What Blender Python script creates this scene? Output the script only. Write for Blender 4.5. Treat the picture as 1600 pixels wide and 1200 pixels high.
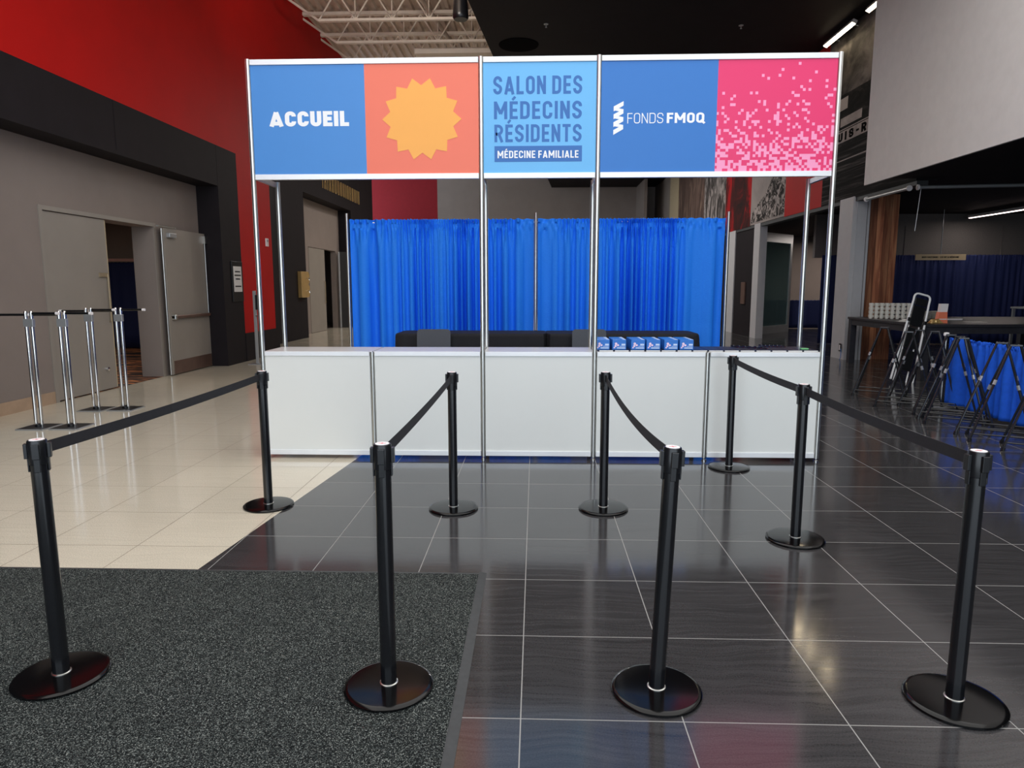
import bpy, math, random
import numpy as np
from mathutils import Vector, Matrix, Euler
for o in list(bpy.data.objects):
    bpy.data.objects.remove(o)
SC = bpy.context.scene
COL = SC.collection
R = math.radians
PI = math.pi
rng = random.Random(7)

# ---------------------------------------------------------------- camera
def make_camera():
    p, y, r = 0.1414, -0.0343, -0.0013
    fw = Vector((math.sin(y) * math.cos(p), math.cos(y) * math.cos(p), -math.sin(p)))
    rt = Vector((math.cos(y), -math.sin(y), 0))
    up = rt.cross(fw)
    rt2 = rt * math.cos(r) + up * math.sin(r)
    up2 = -rt * math.sin(r) + up * math.cos(r)
    cd = bpy.data.cameras.new('camera')
    cd.sensor_width = 36
    cd.lens = 1080 / 1600 * 36
    cd.clip_end = 200
    c = bpy.data.objects.new('camera', cd)
    m = Matrix((rt2, up2, -fw)).transposed().to_4x4()
    m.translation = (2.513, -6.262, 1.600)
    c.matrix_world = m
    COL.objects.link(c)
    SC.camera = c
make_camera()

# ---------------------------------------------------------------- sky, daylight, exposure
W = bpy.data.worlds.new('sky')
SC.world = W
W.use_nodes = True
bg = W.node_tree.nodes['Background']
bg.inputs[0].default_value = (0.80, 0.90, 1.0, 1)
bg.inputs[1].default_value = 2.85
vs = SC.view_settings
vs.view_transform = 'Standard'
vs.look = 'None'
vs.gamma = 1
vs.exposure = 0.0
vs.use_curve_mapping = False

def area(name, loc, rot, sx, sy, power, col=(1, 1, 1), portal=False, spread=180):
    l = bpy.data.lights.new(name, 'AREA')
    l.shape = 'RECTANGLE'
    l.size, l.size_y = sx, sy
    l.energy = power
    l.color = col
    l.spread = R(spread)
    if portal:
        l.cycles.is_portal = True
    o = bpy.data.objects.new(name, l)
    o.location = loc
    o.rotation_euler = rot
    COL.objects.link(o)
    return o
# the glazed entrance front behind the photographer lets the sky in
area('entrance_daylight', (2.75, -9.9, 3.5), (R(90), 0, 0), 12.6, 6.8, 1, portal=True)
# broad unseen fill added overhead to brighten floor, mat and drape
area('lobby_fill_light', (3.8, -2.5, 7.0), (0, 0, 0), 11, 11, 790, (1.0, .98, .95))
for lx, ly in ((0.4, 17.6), (2.4, 18.2), (4.4, 17.6), (0.6, 23.0), (5.0, 23.0)):
    area('rear_fill_light', (lx, ly, 7.0), (0, 0, 0), .35, .35, 150, (1.0, .93, .86))  # unseen fills added to brighten the deep end of the hall

area('deck_fill_light', (.2, 6.0, 7.6), (R(140), 0, 0), 1.2, .3, 120, (1.0, .92, .84))  # added upward fill to lighten the roof deck, no fixture there

# ---------------------------------------------------------------- materials
def new_mat(name):
    m = bpy.data.materials.new(name)
    m.use_nodes = True
    nt = m.node_tree
    return m, nt, nt.nodes['Principled BSDF']

def lin(c):
    return tuple((x / 12.92 if x <= 0.04045 else ((x + 0.055) / 1.055) ** 2.4) for x in c) + (1,)
def rgb(r, g, b):
    return lin((r / 255, g / 255, b / 255))

class N:
    """tiny node helper"""
    def __init__(s, nt):
        s.nt = nt
    def n(s, t, **kw):
        x = s.nt.nodes.new(t)
        for k, v in kw.items():
            setattr(x, k, v)
        return x
    def link(s, a, b):
        s.nt.links.new(a, b)
    def val(s, sock, v):
        if hasattr(v, 'is_linked') or isinstance(v, bpy.types.NodeSocket):
            s.nt.links.new(v, sock)
        else:
            sock.default_value = v
    def math(s, op, a, b=0.0, c=None):
        x = s.n('ShaderNodeMath', operation=op)
        s.val(x.inputs[0], a)
        s.val(x.inputs[1], b)
        if c is not None:
            s.val(x.inputs[2], c)
        return x.outputs[0]
    def mix(s, f, a, b, blend='MIX'):
        x = s.n('ShaderNodeMix', data_type='RGBA', blend_type=blend)
        s.val(x.inputs[0], f)
        s.val(x.inputs[6], a)
        s.val(x.inputs[7], b)
        return x.outputs[2]
    def noise(s, vec, scale, detail=4, rough=.55, dist=0.0):
        x = s.n('ShaderNodeTexNoise')
        x.inputs['Scale'].default_value = scale
        x.inputs['Detail'].default_value = detail
        x.inputs['Roughness'].default_value = rough
        x.inputs['Distortion'].default_value = dist
        if vec is not None:
            s.link(vec, x.inputs['Vector'])
        return x.outputs['Fac']
    def ramp(s, f, stops, interp='LINEAR'):
        x = s.n('ShaderNodeValToRGB')
        x.color_ramp.interpolation = interp
        e = x.color_ramp.elements
        while len(e) < len(stops):
            e.new(0.5)
        for i, (p, c) in enumerate(stops):
            e[i].position = p
            e[i].color = c if len(c) == 4 else tuple(c) + (1,)
        s.link(f, x.inputs[0])
        return x.outputs[0]
    def pos(s):
        return s.n('ShaderNodeNewGeometry').outputs['Position']
    def obj(s):
        return s.n('ShaderNodeTexCoord').outputs['Object']
    def sep(s, v):
        x = s.n('ShaderNodeSeparateXYZ')
        s.link(v, x.inputs[0])
        return x.outputs
    def comb(s, x, y, z):
        c = s.n('ShaderNodeCombineXYZ')
        for i, v in enumerate((x, y, z)):
            s.val(c.inputs[i], v)
        return c.outputs[0]
    def scale(s, v, sc):
        x = s.n('ShaderNodeVectorMath', operation='MULTIPLY')
        s.link(v, x.inputs[0])
        x.inputs[1].default_value = sc
        return x.outputs[0]
    def bump(s, h, strength=.2, dist=.01):
        x = s.n('ShaderNodeBump')
        x.inputs['Strength'].default_value = strength
        x.inputs['Distance'].default_value = dist
        s.link(h, x.inputs['Height'])
        return x.outputs[0]

def plain(name, col, rough=.5, metal=0.0, var=.08, scale=6.0, bump=0.0, spec=.5, coat=0.0):
    m, nt, b = new_mat(name)
    k = N(nt)
    c = k.obj()
    f = k.noise(c, scale, 5)
    d = tuple(x * (1 - var) for x in col[:3]) + (1,)
    u = tuple(min(1, x * (1 + var)) for x in col[:3]) + (1,)
    k.link(k.ramp(f, [(.3, d), (.7, u)]), b.inputs['Base Color'])
    b.inputs['Roughness'].default_value = rough
    b.inputs['Metallic'].default_value = metal
    b.inputs['Specular IOR Level'].default_value = spec
    b.inputs['Coat Weight'].default_value = coat
    if bump:
        k.link(k.bump(k.noise(c, scale * 12, 3), bump, .003), b.inputs['Normal'])
    return m

def glow(name, col, strength):
    m, nt, b = new_mat(name)
    b.inputs['Base Color'].default_value = (.8, .8, .8, 1)
    b.inputs['Emission Color'].default_value = col
    b.inputs['Emission Strength'].default_value = strength
    return m

M = {}
M['black_paint'] = plain('black paint', rgb(34, 30, 33), .65, var=.1, scale=3, spec=.12)
M['pitch'] = plain('matt black mesh', rgb(12, 11, 13), .9, spec=.05)
M['frame_tube'] = plain('dark steel tube', rgb(64, 66, 70), .22, .7, var=.08)
M['door_pull'] = plain('champagne metal', rgb(176, 160, 134), .35, .5, var=.05)
M['red_paint'] = plain('red wall paint', rgb(186, 14, 12), .6, var=.05, scale=1.5, spec=.15)
M['red_paint_dimmed'] = plain('dimmed red wall paint', rgb(134, 30, 38), .6, var=.05, spec=.15)  # the red wall paint again, with the far wall's dimness put into its colour
M['grey_paint'] = plain('taupe wall paint', rgb(140, 129, 123), .6, var=.05, scale=1.5, spec=.2)
M['tan_paint'] = plain('tan wall paint', rgb(190, 172, 140), .6, var=.05)
M['door_grey'] = plain('grey door paint', rgb(148, 141, 133), .42, var=.04, scale=2)
M['white_wall'] = plain('white wall paint', rgb(226, 222, 218), .7, var=.03)
M['black_metal'] = plain('black gloss metal', rgb(9, 9, 10), .14, var=.1, spec=.3)
M['black_plastic'] = plain('black plastic', rgb(20, 21, 24), .3, var=.1)
M['black_satin'] = plain('black satin tube', rgb(18, 19, 22), .2, var=.1, spec=.8)
M['black_board'] = plain('black board', rgb(26, 26, 28), .5, var=.1)
M['belt'] = plain('black webbing', rgb(30, 30, 34), .75, var=.15, scale=60, bump=.2)
M['chrome'] = plain('chrome', rgb(225, 225, 225), .1, 1.0, var=.02)
M['alu'] = plain('anodised aluminium', rgb(216, 216, 212), .28, 1.0, var=.04, scale=9)
M['rail'] = plain('white coated rail', rgb(232, 234, 236), .3, .25, var=.02)
M['panel'] = plain('white laminate', rgb(226, 228, 224), .35, var=.012, scale=1.5)
M['counter_top'] = plain('pale grey laminate', rgb(205, 205, 205), .3, var=.02)
M['label_white'] = plain('white label', rgb(240, 235, 235), .5, var=.02)
M['label_pink'] = plain('pink print', rgb(220, 130, 140), .5, var=.02)
M['rubber'] = plain('grey rubber', rgb(56, 58, 59), .6, var=.15, scale=30, bump=.2)
M['deck'] = plain('painted steel deck', rgb(206, 188, 172), .6, var=.05)
M['truss'] = plain('painted steel truss', rgb(240, 228, 210), .5, var=.05)
M['s_blue'] = plain('sign blue', rgb(66, 136, 208), .45, var=.01)
M['s_blue_deep'] = plain('sign deep blue', rgb(40, 116, 196), .45, var=.01)
M['s_orange'] = plain('sign coral', rgb(240, 118, 92), .45, var=.01)
M['s_sun'] = plain('sign yellow', rgb(248, 172, 76), .45, var=.01)
M['s_light'] = plain('sign light blue', rgb(106, 184, 238), .45, var=.01)
M['s_navy'] = plain('sign letter blue', rgb(42, 106, 180), .45, var=.01)
M['s_white'] = plain('sign white', rgb(244, 244, 244), .45, var=.01)
M['s_pink'] = plain('sign pink', rgb(232, 44, 108), .45, var=.01)
def pixel_mat():
    m, nt, b = new_mat('pink pixel print')
    k = N(nt)
    x, y, z = k.sep(k.obj())
    ix = k.math('FLOOR', k.math('DIVIDE', x, .0234))
    iz = k.math('FLOOR', k.math('DIVIDE', z, .0235))
    wn = k.n('ShaderNodeTexWhiteNoise')
    wn.noise_dimensions = '2D'
    k.link(k.comb(ix, iz, 0.0), wn.inputs['Vector'])
    d = k.math('SUBTRACT', 1.0, k.math('DIVIDE', iz, 39.0))
    cl = k.noise(k.comb(k.math('MULTIPLY', ix, .16), k.math('MULTIPLY', iz, .16), 0.0), 1.0, 2)
    p = k.math('ADD', .015, k.math('MULTIPLY', k.math('POWER', d, 1.7), .56))
    p = k.math('ADD', p, k.math('MULTIPLY', k.math('MULTIPLY', k.math('SUBTRACT', cl, .5), d), .7))
    f = k.math('LESS_THAN', wn.outputs['Value'], p)
    k.link(k.mix(f, rgb(232, 44, 108), rgb(250, 156, 196)), b.inputs['Base Color'])
    b.inputs['Roughness'].default_value = .45
    return m
M['s_pixels'] = pixel_mat()
M['s_palepink'] = plain('sign pale pink', rgb(250, 156, 196), .45, var=.01)
M['drape_navy'] = plain('navy drape', rgb(16, 32, 84), .8, var=.1, scale=20)
M['cloth_black'] = plain('black cloth', rgb(25, 26, 32), .85, var=.12, scale=30)
M['chair_mesh'] = plain('grey chair back', rgb(72, 76, 84), .5, var=.06, scale=60)
M['gold'] = plain('brass', rgb(206, 172, 112), .35, .45, var=.08)
M['paper'] = plain('paper', rgb(222, 222, 220), .6, var=.03)
M['ceramic'] = plain('white ceramic', rgb(230, 228, 218), .25, var=.03)
M['orange_card'] = plain('orange card', rgb(238, 130, 96), .5, var=.03)
M['frame_grey'] = plain('grey aluminium frame', rgb(176, 178, 180), .35, .6, var=.03)
M['post_white'] = plain('pale post', rgb(190, 190, 192), .5, var=.03)
M['ladder_white'] = plain('white ladder tube', rgb(226, 228, 230), .3, var=.02)
M['table_dark'] = plain('charcoal stained wood', rgb(46, 46, 52), .4, var=.2, scale=14)
M['navy_folder'] = plain('navy folder', rgb(34, 40, 58), .35, var=.1, scale=20)
M['box_blue'] = plain('blue carton', rgb(34, 112, 200), .4, var=.04)
M['box_pale'] = plain('pale carton print', rgb(196, 214, 240), .45, var=.1, scale=90)
M['box_lilac'] = plain('lilac carton print', rgb(236, 206, 226), .45, var=.1, scale=90)
M['green_bit'] = plain('green plastic', rgb(104, 176, 116), .4, var=.04)
M['lamp_body'] = plain('lamp housing', rgb(200, 200, 200), .4, var=.03)
M['lamp_warm'] = glow('warm lamp diffuser', (1.0, .82, .55, 1), 14.0)
M['lamp_cafe'] = glow('pinkish lamp diffuser', (1.0, .80, .74, 1), 5.0)
M['tile_base'] = plain('beige baseboard tile', rgb(176, 150, 126), .35, var=.08)
M['teak_handle'] = plain('brown bronze', rgb(112, 88, 78), .35, .4, var=.1)
M['screen_grey'] = plain('grey acoustic panel', rgb(104, 100, 98), .8, var=.1, scale=30)

def floor_mat(name, base, grout, x0, px, y0, py, gw, streak, rough, tvar, spec):
    m, nt, b = new_mat(name)
    k = N(nt)
    P = k.pos()
    x, y, z = k.sep(P)
    def axis(v, o, p):
        t = k.math('DIVIDE', k.math('SUBTRACT', v, o), p)
        fl = k.math('FLOOR', t)
        fr = k.math('SUBTRACT', t, fl)
        d = k.math('MULTIPLY', k.math('MINIMUM', fr, k.math('SUBTRACT', 1.0, fr)), p)
        return fl, d
    ix, dx = axis(x, x0, px)
    iy, dy = axis(y, y0, py)
    g = k.math('LESS_THAN', k.math('MINIMUM', dx, dy), gw)
    wn = k.n('ShaderNodeTexWhiteNoise')
    wn.noise_dimensions = '2D'
    k.link(k.comb(ix, iy, 0.0), wn.inputs['Vector'])
    rnd = wn.outputs['Value']
    off = k.comb(k.math('MULTIPLY', rnd, 37.0), k.math('MULTIPLY', rnd, 11.0), k.math('MULTIPLY', rnd, 5.0))
    pv = k.n('ShaderNodeVectorMath', operation='ADD')
    k.link(P, pv.inputs[0])
    k.link(off, pv.inputs[1])
    warp = k.noise(pv.outputs[0], 1.6, 2)
    yy = k.math('ADD', k.math('MULTIPLY', k.sep(pv.outputs[0])[1], 1.0), k.math('MULTIPLY', warp, .22))
    v2 = k.comb(k.math('MULTIPLY', k.sep(pv.outputs[0])[0], 1.6), k.math('MULTIPLY', yy, 42.0), 0.0)
    st = k.noise(v2, 1.0, 5, .65)
    big = k.noise(P, .7, 3)
    grain = k.noise(P, 160, 2)
    lo = tuple(c * (1 - streak) for c in base[:3])
    hi = tuple(min(1, c * (1 + streak)) for c in base[:3])
    c1 = k.ramp(st, [(.28, lo), (.72, hi)])
    tv = k.ramp(rnd, [(0, (1 - tvar,) * 3), (1, (1 + tvar,) * 3)])
    c2 = k.mix(1.0, c1, tv, 'MULTIPLY')
    c3 = k.mix(1.0, c2, k.ramp(grain, [(.3, (.8, .8, .8)), (.7, (1.22, 1.22, 1.22))]), 'MULTIPLY')
    c4 = k.mix(g, c3, grout)
    k.link(c4, b.inputs['Base Color'])
    rr = k.math('ADD', k.math('MULTIPLY', k.math('SUBTRACT', st, .5), .08), rough)
    rr2 = k.math('ADD', rr, k.math('MULTIPLY', g, .5))
    k.link(rr2, b.inputs['Roughness'])
    b.inputs['Specular IOR Level'].default_value = spec
    h = k.math('ADD', k.math('MULTIPLY', st, .25), k.math('MULTIPLY', g, -1.0))
    k.link(k.bump(h, .025, .002), b.inputs['Normal'])
    return m
M['tile_dark'] = floor_mat('dark slate tile', rgb(58, 57, 58), rgb(150, 149, 146), .65, .604, -3.885, .617, .0022, .34, .12, .12, .64)
M['tile_beige'] = floor_mat('beige polished tile', rgb(210, 202, 183), rgb(128, 119, 104), .04, .608, -2.225, .633, .0026, .06, .10, .03, .5)

def carpet_mat():
    m, nt, b = new_mat('flecked charcoal mat')
    k = N(nt)
    P = k.pos()
    a = k.noise(P, 215, 3, .75)
    l = k.noise(P, 4, 3)
    v = k.n('ShaderNodeTexVoronoi')
    v.inputs['Scale'].default_value = 190
    k.link(P, v.inputs['Vector'])
    c = k.ramp(a, [(.38, rgb(12, 14, 15)), (.51, rgb(40, 44, 44)), (.59, rgb(92, 98, 96)), (.68, rgb(190, 194, 188))])
    c2 = k.mix(1.0, c, k.ramp(l, [(.3, (.9, .9, .9)), (.7, (1.1, 1.1, 1.08))]), 'MULTIPLY')
    k.link(c2, b.inputs['Base Color'])
    b.inputs['Roughness'].default_value = .95
    b.inputs['Specular IOR Level'].default_value = .1
    k.link(k.bump(k.math('ADD', a, v.outputs['Distance']), .8, .006), b.inputs['Normal'])
    return m
M['mat'] = carpet_mat()

def drape_mat():
    m, nt, b = new_mat('royal blue drape')
    k = N(nt)
    P = k.obj()
    x, y, z = k.sep(P)
    weave = k.noise(k.comb(k.math('MULTIPLY', x, 30.0), k.math('MULTIPLY', y, 30.0), k.math('MULTIPLY', z, 260.0)), 1.0, 2)
    c = k.ramp(weave, [(.3, rgb(30, 124, 246)), (.7, rgb(42, 140, 255))])
    k.link(c, b.inputs['Base Color'])
    b.inputs['Roughness'].default_value = .62
    b.inputs['Specular IOR Level'].default_value = .25
    k.link(k.bump(weave, .1, .002), b.inputs['Normal'])
    return m
M['drape'] = drape_mat()
M['drape_dimmed'] = plain('dimmed royal blue drape', rgb(34, 98, 222), .7, var=.08, scale=30, spec=.2)  # same blue fabric, its weaker lighting put into a deeper colour

def wood_mat():
    m, nt, b = new_mat('walnut planks')
    k = N(nt)
    P = k.obj()
    x, y, z = k.sep(P)
    t = k.math('DIVIDE', x, .15)
    fl = k.math('FLOOR', t)
    fr = k.math('SUBTRACT', t, fl)
    gap = k.math('LESS_THAN', fr, .04)
    wn = k.n('ShaderNodeTexWhiteNoise')
    wn.noise_dimensions = '1D'
    k.link(fl, wn.inputs['W'])
    v = k.comb(k.math('MULTIPLY', x, 14.0), k.math('MULTIPLY', y, 14.0), k.math('ADD', k.math('MULTIPLY', z, .9), k.math('MULTIPLY', wn.outputs['Value'], 9.0)))
    g = k.noise(v, 1.0, 5, .6, .6)
    c = k.ramp(g, [(.28, rgb(112, 66, 48)), (.5, rgb(172, 108, 78)), (.72, rgb(226, 164, 120))])
    c = k.mix(1.0, c, k.ramp(wn.outputs['Value'], [(0, (.6, .58, .56)), (1, (1.3, 1.25, 1.2))]), 'MULTIPLY')
    k.link(k.mix(gap, c, rgb(40, 24, 18)), b.inputs['Base Color'])
    b.inputs['Roughness'].default_value = .5
    return m
M['wood'] = wood_mat()
M['pale_pink_band'] = plain('pinkish band', rgb(190, 150, 146), .6)

def photo_mat(name, stops, sx, sy, sz, detail=6, dist=1.0):
    m, nt, b = new_mat(name)
    k = N(nt)
    v = k.scale(k.obj(), (sx, sy, sz))
    f = k.noise(v, 1.0, detail, .62, dist)
    k.link(k.ramp(f, stops), b.inputs['Base Color'])
    b.inputs['Specular IOR Level'].default_value = .08
    b.inputs['Roughness'].default_value = .75
    return m
G = lambda v: rgb(v, v * .95, v * .93)
M['m_planks'] = photo_mat('printed dark boards', [(.38, G(10)), (.52, G(30)), (.66, G(92))], .4, .3, 13)
M['m_sky'] = photo_mat('printed cloudy sky', [(.36, G(40)), (.48, G(84)), (.6, G(120))], .6, .8, 1.2, 5, .5)
M['m_roof'] = photo_mat('printed dark roofs', [(.35, G(14)), (.55, G(30)), (.75, G(70))], 1, 1.5, 4)
M['m_band'] = photo_mat('printed pale board', [(.3, G(150)), (.7, G(190))], 1, 2, 2)
M['m_crowd'] = photo_mat('printed crowd', [(.40, G(40)), (.47, G(70)), (.53, G(150)), (.62, G(190))], 1, 3.2, 3.4, 8, 2)
M['m_pale'] = photo_mat('printed pale photograph', [(.3, G(140)), (.7, G(176))], 1, .5, .5)
M['m_redblack'] = photo_mat('printed red and black', [(.38, rgb(46, 34, 34)), (.5, rgb(80, 34, 34)), (.6, rgb(170, 34, 38))], 1, .9, .7, 5, 1)
M['m_brown'] = photo_mat('printed brown streaks', [(.35, rgb(72, 58, 54)), (.55, rgb(104, 86, 78)), (.7, rgb(140, 120, 104))], 1, 2.5, .6, 6, 1)
M['m_text'] = photo_mat('printed grey script', [(.42, G(60)), (.5, G(100)), (.58, G(160))], 1, 2.2, 1.1, 7, 1.6)

def carpet2():
    m, nt, b = new_mat('striped ballroom carpet')
    k = N(nt)
    v = k.scale(k.pos(), (1.1, 5.5, 1))
    f = k.noise(v, 1.0, 3, .6, .6)
    k.link(k.ramp(f, [(.42, rgb(28, 24, 26)), (.5, rgb(70, 44, 36)), (.56, rgb(196, 126, 78)), (.64, rgb(50, 34, 32))]), b.inputs['Base Color'])
    b.inputs['Roughness'].default_value = .9
    return m
M['ballroom_carpet'] = carpet2()

def glass_mat():
    m, nt, b = new_mat('teal door glass')
    b.inputs['Base Color'].default_value = rgb(120, 150, 152)
    b.inputs['Roughness'].default_value = .04
    b.inputs['Transmission Weight'].default_value = .75
    b.inputs['IOR'].default_value = 1.45
    return m
M['glass'] = glass_mat()

# ---------------------------------------------------------------- mesh builder
class MB:
    def __init__(s):
        s.v, s.f, s.mi = [], [], []
    def add(s, vs, fs, mi=0):
        o = len(s.v)
        s.v += [tuple(p) for p in vs]
        s.f += [tuple(i + o for i in f) for f in fs]
        s.mi += [mi] * len(fs)
        return s
    def box(s, x0, x1, y0, y1, z0, z1, mat=None, mi=0):
        vs = [Vector((x, y, z)) for z in (z0, z1) for y in (y0, y1) for x in (x0, x1)]
        if mat is not None:
            vs = [mat @ p for p in vs]
        return s.add(vs, [(0, 2, 3, 1), (4, 5, 7, 6), (0, 1, 5, 4), (1, 3, 7, 5), (3, 2, 6, 7), (2, 0, 4, 6)], mi)
    def tube(s, pts, r, n=12, r2=None):
        pts = [Vector(p) for p in pts]
        vs, fs = [], []
        m = len(pts)
        prev = None
        for i, p in enumerate(pts):
            t = (pts[min(i + 1, m - 1)] - pts[max(i - 1, 0)]).normalized()
            if prev is None:
                a = Vector((0, 0, 1)) if abs(t.z) < .9 else Vector((1, 0, 0))
                u = t.cross(a).normalized()
            else:
                u = (prev - t * prev.dot(t)).normalized()
            prev = u
            w = t.cross(u)
            rr = r if r2 is None else r + (r2 - r) * i / (m - 1)
            for k in range(n):
                a = 2 * PI * k / n
                vs.append(p + u * (rr * math.cos(a)) + w * (rr * math.sin(a)))
        for i in range(m - 1):
            for k in range(n):
                k2 = (k + 1) % n
                fs.append((i * n + k, i * n + k2, (i + 1) * n + k2, (i + 1) * n + k))
        fs.append(tuple(range(n - 1, -1, -1)))
        fs.append(tuple((m - 1) * n + k for k in range(n)))
        return s.add(vs, fs)
    def lathe(s, prof, n=32, c=(0, 0, 0)):
        vs, fs = [], []
        for r, z in prof:
            for k in range(n):
                a = 2 * PI * k / n
                vs.append((c[0] + r * math.cos(a), c[1] + r * math.sin(a), c[2] + z))
        m = len(prof)
        for i in range(m - 1):
            for k in range(n):
                k2 = (k + 1) % n
                fs.append((i * n + k, i * n + k2, (i + 1) * n + k2, (i + 1) * n + k))
        fs.append(tuple(range(n - 1, -1, -1)))
        fs.append(tuple((m - 1) * n + k for k in range(n)))
        return s.add(vs, fs)
    def prism(s, poly, d0, d1, axis='y'):
        """poly in (x,z) extruded along y (or in (y,z) along x, or (x,y) along z)"""
        def P(a, b, d):
            return {'y': (a, d, b), 'x': (d, a, b), 'z': (a, b, d)}[axis]
        n = len(poly)
        vs = [P(a, b, d0) for a, b in poly] + [P(a, b, d1) for a, b in poly]
        fs = [tuple(range(n)), tuple(range(2 * n - 1, n - 1, -1))]
        for i in range(n):
            j = (i + 1) % n
            fs.append((i, i + n, j + n, j))
        return s.add(vs, fs)
    def grid(s, rows):
        n = len(rows[0])
        vs = [p for r in rows for p in r]
        fs = [(i * n + j, i * n + j + 1, (i + 1) * n + j + 1, (i + 1) * n + j) for i in range(len(rows) - 1) for j in range(n - 1)]
        return s.add(vs, fs)
    def build(s, name, mat, parent=None, smooth=False, bevel=0.0, loc=None, solid=0.0, label=None, kind=None):
        me = bpy.data.meshes.new(name)
        me.from_pydata([tuple(p) for p in s.v], [], s.f)
        ms = mat if isinstance(mat, (list, tuple)) else [mat]
        for m in ms:
            me.materials.append(M[m] if isinstance(m, str) else m)
        me.polygons.foreach_set('material_index', s.mi)
        bmx = __import__('bmesh').new()
        bmx.from_mesh(me)
        __import__('bmesh').ops.recalc_face_normals(bmx, faces=bmx.faces)
        bmx.to_mesh(me)
        bmx.free()
        o = bpy.data.objects.new(name, me)
        COL.objects.link(o)
        if parent:
            o.parent = parent
        if loc:
            o.location = loc
        if smooth:
            me.polygons.foreach_set('use_smooth', [True] * len(me.polygons))
            try:
                me.set_sharp_from_angle(angle=R(40))
            except Exception:
                pass
        if solid:
            d = o.modifiers.new('thickness', 'SOLIDIFY')
            d.thickness = solid
            d.offset = 0
        if bevel:
            d = o.modifiers.new('bevel', 'BEVEL')
            d.width = bevel
            d.segments = 2
            d.limit_method = 'ANGLE'
            d.harden_normals = False
        if label:
            o['label'] = label
        if kind:
            o['kind'] = kind
        me.update()
        return o

def box(*a, **k):
    return MB().box(*a, **k)
def tag(o, label, cat, group=None):
    o['label'] = label
    o['category'] = cat
    if group:
        o['group'] = group
    return o
def thing(name, label, cat, loc=(0, 0, 0), rz=0.0, group=None):
    o = bpy.data.objects.new(name, None)
    o.empty_display_size = .1
    COL.objects.link(o)
    o.location = loc
    o.rotation_euler = (0, 0, rz)
    return tag(o, label, cat, group)
KIDS = {}
def kids(o):
    return [c for c in bpy.data.objects if c.parent == o]
def dup(o, loc=None, rz=None, label=None, parent=None):
    c = o.copy()
    COL.objects.link(c)
    if parent is not None:
        c.parent = parent
    if loc is not None:
        c.location = loc
    if rz is not None:
        c.rotation_euler = (0, 0, rz)
    if label:
        c['label'] = label
    for ch in kids(o):
        dup(ch, parent=c)
    return c
def struct(o):
    o['kind'] = 'structure'
    return o

# lettering of our own: every capital is a set of pen strokes on a grid (width, strokes)
def arc(cx, cz, rx, rz, a0, a1, n=6):
    return [(cx + rx * math.cos(R(a0 + (a1 - a0) * i / n)), cz + rz * math.sin(R(a0 + (a1 - a0) * i / n))) for i in range(n + 1)]
def glyph(ch, t, wide=1.0):
    """strokes inside a cap-height-1 box; t = pen width"""
    h = t / 2
    w = {'I': t, 'M': .72, 'E': .44, 'F': .43, 'L': .42, 'T': .48, 'A': .58 if t < .22 else .66, 'Q': .54, ' ': .24, '-': .3}.get(ch, .52) * (1 if ch == 'I' else wide)
    l, r, b, m, u = h, w - h, h, .5, 1 - h
    q = min(.2, (r - l) / 2)
    if ch == 'I': st = [[(l, 0), (l, 1)]]
    elif ch == 'L': st = [[(l, 1), (l, b), (w, b)]]
    elif ch == 'E': st = [[(w, u), (l, u), (l, b), (w, b)], [(l, m), (w * .92, m)]]
    elif ch == 'F': st = [[(w, u), (l, u), (l, 0)], [(l, m), (w * .92, m)]]
    elif ch == 'T': st = [[(0, u), (w, u)], [(w / 2, u), (w / 2, 0)]]
    elif ch == 'U': st = [[(l, 1)] + arc(l + q, b + q, q, q, 180, 270) + arc(r - q, b + q, q, q, 270, 360) + [(r, 1)]]
    elif ch in 'OQ':
        p = arc(r - q, u - q, q, q, 0, 90) + arc(l + q, u - q, q, q, 90, 180) + arc(l + q, b + q, q, q, 180, 270) + arc(r - q, b + q, q, q, 270, 360)
        st = [p + [p[0]]]
        if ch == 'Q': st.append([(w * .55, .28), (w * 1.06, -.04)])
    elif ch == 'D': st = [[(l, b)] + arc(r - q, b + q, q, q, 270, 360) + arc(r - q, u - q, q, q, 0, 90) + [(l, u), (l, b)]]
    elif ch == 'C': st = [[(r, .66)] + arc(r - q, u - q, q, q, 0, 90) + arc(l + q, u - q, q, q, 90, 180) + arc(l + q, b + q, q, q, 180, 270) + arc(r - q, b + q, q, q, 270, 360) + [(r, .34)]]
    elif ch == 'S':
        k = u - .70
        st = [[(r, .70)] + arc(r - q, u - q, q, q, 0, 90) + arc(l + q, .70, q, k, 90, 180) + arc(l + q, .70, q, .17, 180, 245, 3)[1:] +
              arc(r - q, .30, q, .17, 65, 0, 3) + arc(r - q, .30, q, k, 0, -90)[1:] + arc(l + q, b + q, q, q, 270, 180) + [(l, .30)]]
    elif ch == 'R': 
        k = (u - .46) / 2
        qq = min(k, (r - l) * .6)
        st = [[(l, 0), (l, u)] + arc(r - qq, u - k, qq, k, 90, -90, 8) + [(l, .46)], [(w * .52, .46), (r + .02, 0)]]
    elif ch == 'A': st = [[(h * .9, 0), (w / 2, u + h * .6)], [(w - h * .9, 0), (w / 2, u + h * .6)], [(w * .22, .25 if t < .22 else .2), (w * .78, .25 if t < .22 else .2)]]
    elif ch == 'N': st = [[(l, 0), (l, 1)], [(r, 0), (r, 1)], [(l, 1 - h * .6), (r, h * .6)]]
    elif ch == 'M': st = [[(l, 0), (l, 1)], [(r, 0), (r, 1)], [(l, 1 - h * .5), (w / 2, .3)], [(r, 1 - h * .5), (w / 2, .3)]]
    elif ch == '-': st = [[(0, m), (w, m)]]
    else: st = []
    return w, st
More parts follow.
